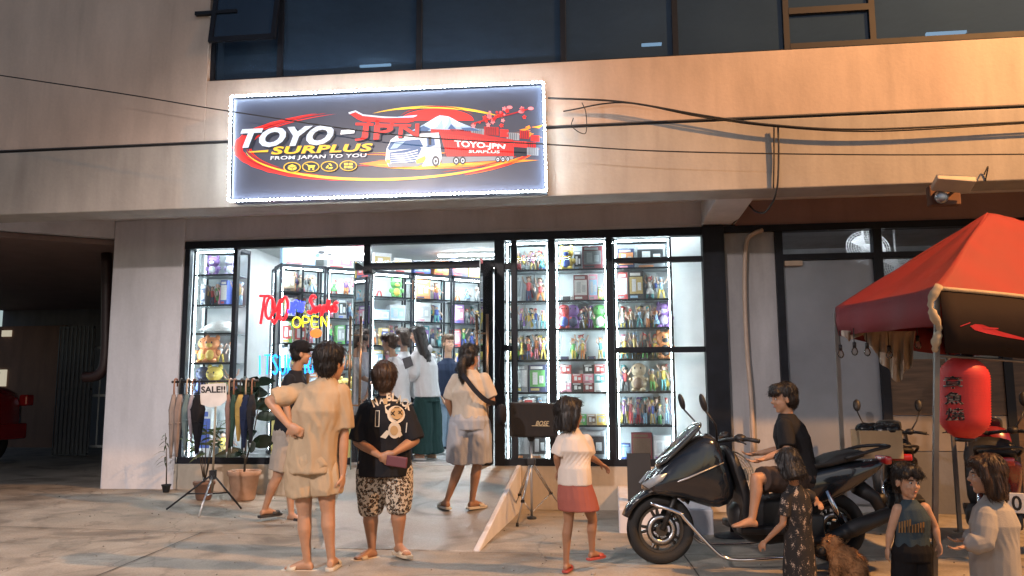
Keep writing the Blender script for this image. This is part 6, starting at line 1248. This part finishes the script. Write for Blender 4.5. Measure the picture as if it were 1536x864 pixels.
# draped cloth under the left valance
cl = [(1262,503),(1285,508),(1300,497),(1322,505),(1345,500),(1372,498)]; dC = 7.4; g = []
low = [(1262,503),(1272,513),(1282,508),(1292,502),(1302,512),(1312,531),(1322,545),(1330,552),(1338,566),(1345,574),(1352,570),(1360,556),(1366,552),(1373,512)]
for i in range(66):
    t_ = i/65*(len(low)-1); k_ = min(int(t_), len(low)-2); f_ = t_-k_; x = low[k_][0]*(1-f_) + low[k_+1][0]*f_; yb = low[k_][1]*(1-f_) + low[k_+1][1]*f_
    g.append([D(x + (2.5*math.sin(i*.55))*v, 496 + (yb-496)*v, dC - (.05*math.sin(i*.62) + .02*math.sin(i*1.7))*v**.7) for v in (0,.12,.3,.5,.7,.85,1)])
o = MB().sheet(g).build('draped_cloth', mat('beige_drape', (.44,.39,.32), .9, bump=.4, bs=40), smooth=True); tag(o, 'beige cloth draped under the left tent valance', 'cloth'); s = o.modifiers.new('solid', 'SOLIDIFY'); s.thickness = .006; s2 = o.modifiers.new('sub', 'SUBSURF'); s2.levels = 1; s2.render_levels = 1
# bare bulbs
for i, (px, py) in enumerate(((1261,530),(1282,526),(1301,527),(1334,531),(1377,516))):
    c = D(px, py, 7.2); T = thing('light_bulb', 'unlit clear bulb hanging under the tent, %s from left' % ORD[i], 'bulb', c - UP*.05, 'bulbs hanging under the tent'); b = MB(); b.smooth = True; b.lathe([(.004,-.045),(.022,-.035),(.030,-.012),(.024,.012),(.014,.03)], c, 14); b.build('glass', glass('bulb_glass', (.9,.85,.8), 2.5), T)
    b = MB(); b.smooth = True; b.cyl(c+UP*.028, c+UP*.075, .016); b.build('socket', M_BLKP, T); b = MB(); b.smooth = True; b.tube([c+UP*.075, c+UP*.2], .004, 6); b.build('wire', M_BLKP, T)
# paper lantern
lc = D(1446,596,(N-CAM).dot(_F)+.12); q0 = (N-CAM).dot(_F)+.12; RL = 35*q0/FPX; HL = 120*q0/FPX
LN = thing('paper_lantern', 'red ribbed paper lantern with dark lettering hanging from the tent rail', 'lantern', lc - UP*HL*.5); b = MB(); b.smooth = True; pr_ = []
for i in range(61):
    t = i/60; z = -HL/2 + HL*t; e = abs(2*t-1); r = RL*(1 - max(0, (e-.45)/.55)**2.4*.62)*(1 + .018*math.sin(i*PI)) ; r *= 1 + (.022 if i % 2 else -.022); pr_.append((r, z))
b.lathe(pr_, lc, 36, Matrix.Rotation(math.radians(3.5), 4, 'Y')); LB = b.build('shade', mat('red_lantern_paper', (.62,.035,.03), .5, var=.1), LN)
for z, nm in ((HL/2,'top_cap'),(-HL/2-.015,'bottom_cap')): b = MB(); b.smooth = True; b.lathe([(RL*.36,0),(RL*.38,.02),(RL*.34,.03)], lc+UP*(z-.01)+Vector((z*.06,0,0)), 18); b.build(nm, M_BLKP, LN)
b = MB(); b.smooth = True; b.tube([lc+UP*HL*.5, lc+UP*(HL*.5+.06)], .004, 6); b.build('hook', M_STEEL, LN); b = MB(); b.smooth = True; b.tube([lc-UP*HL*.5, lc-UP*(HL*.5+.06)], .003, 6); b.build('tassel', M_CHROME, LN)
M_INK = mat('lantern_ink', (.02,.015,.014), .6); M_PALE = mat('lantern_outline', (.50,.38,.30), .6)
for i, ch in enumerate('章魚燒'):
    y0 = 564 + 24*i; x0_ = 1415 + 1.5*i; qd_ = [(x0_,y0),(x0_+29,y0),(x0_+29,y0+19),(x0_,y0+19)]
    wrap('lettering', None, LB, [tx(ch, qd_, .05)], M_PALE, .005); wrap('lettering', None, LB, [tx(ch, qd_, .008)], M_INK, .009)

# ================================================================ dog
wd_ = 5.98; dg = MB(); p = lambda x, y, d=0: D(x, y, wd_+d)
limb(dg, [p(1286,866), p(1278,852), p(1264,838), p(1254,828)], [.085,.115,.105,.075]); limb(dg, [p(1258,832), p(1250,820)], [.075,.06]); dg.ell(p(1246,816), (.06,.065,.058)); limb(dg, [p(1243,820), p(1229,826)], [.042,.026]); dg.ell(p(1228,826), (.018,.02,.018))
for d in (-.05,.05):
    limb(dg, [p(1254,842,d), p(1252,868,d), p(1251,890,d)], [.042,.030,.024]); limb(dg, [p(1251,892,d), p(1244,894,d)], [.024,.02]); limb(dg, [p(1284,862,d*1.6), p(1272,884,d*1.6), p(1282,890,d*1.6), p(1272,895,d*1.6)], [.065,.04,.026,.022]); limb(dg, [p(1250,806,d*.8), p(1256,812,d*.9)], [.01,.028])
limb(dg, [p(1294,876), p(1304,884), p(1312,882)], [.028,.022,.012])
DG = thing('dog', 'brown dog with black muzzle sitting behind the girl in the patterned dress', 'dog', p(1268,893))
db = remesh(dg, 'body', mat('brown_fur', (.30,.14,.055), .8, var=.35, vs=18, bump=.9, bs=90, stretch=(1,1,.6)), DG, .009, 2, .006, 4, (30,30,30))
fu = MB(); rf = random.Random(2); nv_ = len(db.data.vertices)
for _ in range(1500):
    v_ = db.data.vertices[rf.randrange(nv_)]; c0 = v_.co + ORG[db]; nn = v_.normal.copy(); td_ = Vector((.6,0,-.6)) + Vector((rf.uniform(-.4,.4),rf.uniform(-.4,.4),rf.uniform(-.4,.4))); td_ = (td_ - nn*td_.dot(nn)).normalized()
    fu.tube([c0 - nn*.002, c0 + td_*.014 + nn*.008, c0 + td_*.030 + nn*.009], [.0022,.0016,.0004], 3)
fo = fu.build('fur', MATS['brown_fur'], DG, smooth=True); fo['kind'] = 'stuff'
dk = MB(); dk.smooth = True; dk.ell(p(1230,826,-.02), (.045,.04,.036)); dk.ell(p(1224,825,-.01), (.018,.016,.014)); dk.build('muzzle', mat('black_fur', (.012,.011,.011), .7, bump=.6, bs=120), DG)
dk = MB(); dk.smooth = True
for d in (-.035,.03): dk.ell(p(1241,812,d-.03), (.009,.009,.009), n=8, m=6)
dk.build('eyes', MATS['eye_dark'], DG)

# ================================================================ red car in the garage
ce = W(46,640,3.86); CR = thing('car', 'rear end of a red car parked in the dark garage', 'car', (ce.x-2,3.0,gz(ce.x,3))); zc = gz(ce.x,3.0); Mc = Matrix.Translation((ce.x,3.0,zc)) @ Matrix.Diagonal((1.,1.,1.3,1.)); M_CP = mat('red_car_paint', (.30,.012,.015), .22, coat=.9, var=.05)
b = MB(); b.smooth = True; puff(b, [(0,.55),(-.02,.82),(-.10,1.02),(-.45,1.10),(-1.0,1.14),(-2.6,1.10),(-3.4,.95),(-3.9,.75),(-3.95,.40),(-3.3,.24),(-.5,.24),(-.05,.36)], .86, Mc, k=(.93,.98,1.,.98,.93)); b.build('body', M_CP, CR, sub=1)
b = MB(); b.smooth = True; puff(b, [(-.22,1.04),(-.55,1.50),(-.9,1.60),(-1.9,1.58),(-2.7,1.08),(-1.5,1.04)], .72, Mc, k=(.86,.96,1.,.96,.86)); b.build('cabin_glass', mat('car_glass_dark', (.01,.012,.014), .06, coat=1.), CR, sub=1)
b = MB(); b.smooth = True; puff(b, [(-.50,1.50),(-.9,1.62),(-1.9,1.60),(-2.0,1.56),(-.9,1.57)], .66, Mc); b.build('roof', M_CP, CR)
for y in (-.80,.80):
    for x in (-.72,-3.15): wheel(CR, (x,y,.31), .31, .14, Mc, M_TYRE, M_RIM)
    b = MB(); b.rbox((-.16,y-.10,.80), (.01,y+.10,.96), .03, Mc); b.build('tail_light', M_TAIL, CR)
b = MB(); b.rbox((-.02,-.7,.34), (.06,.7,.56), .03, Mc); b.build('bumper', M_CP, CR)
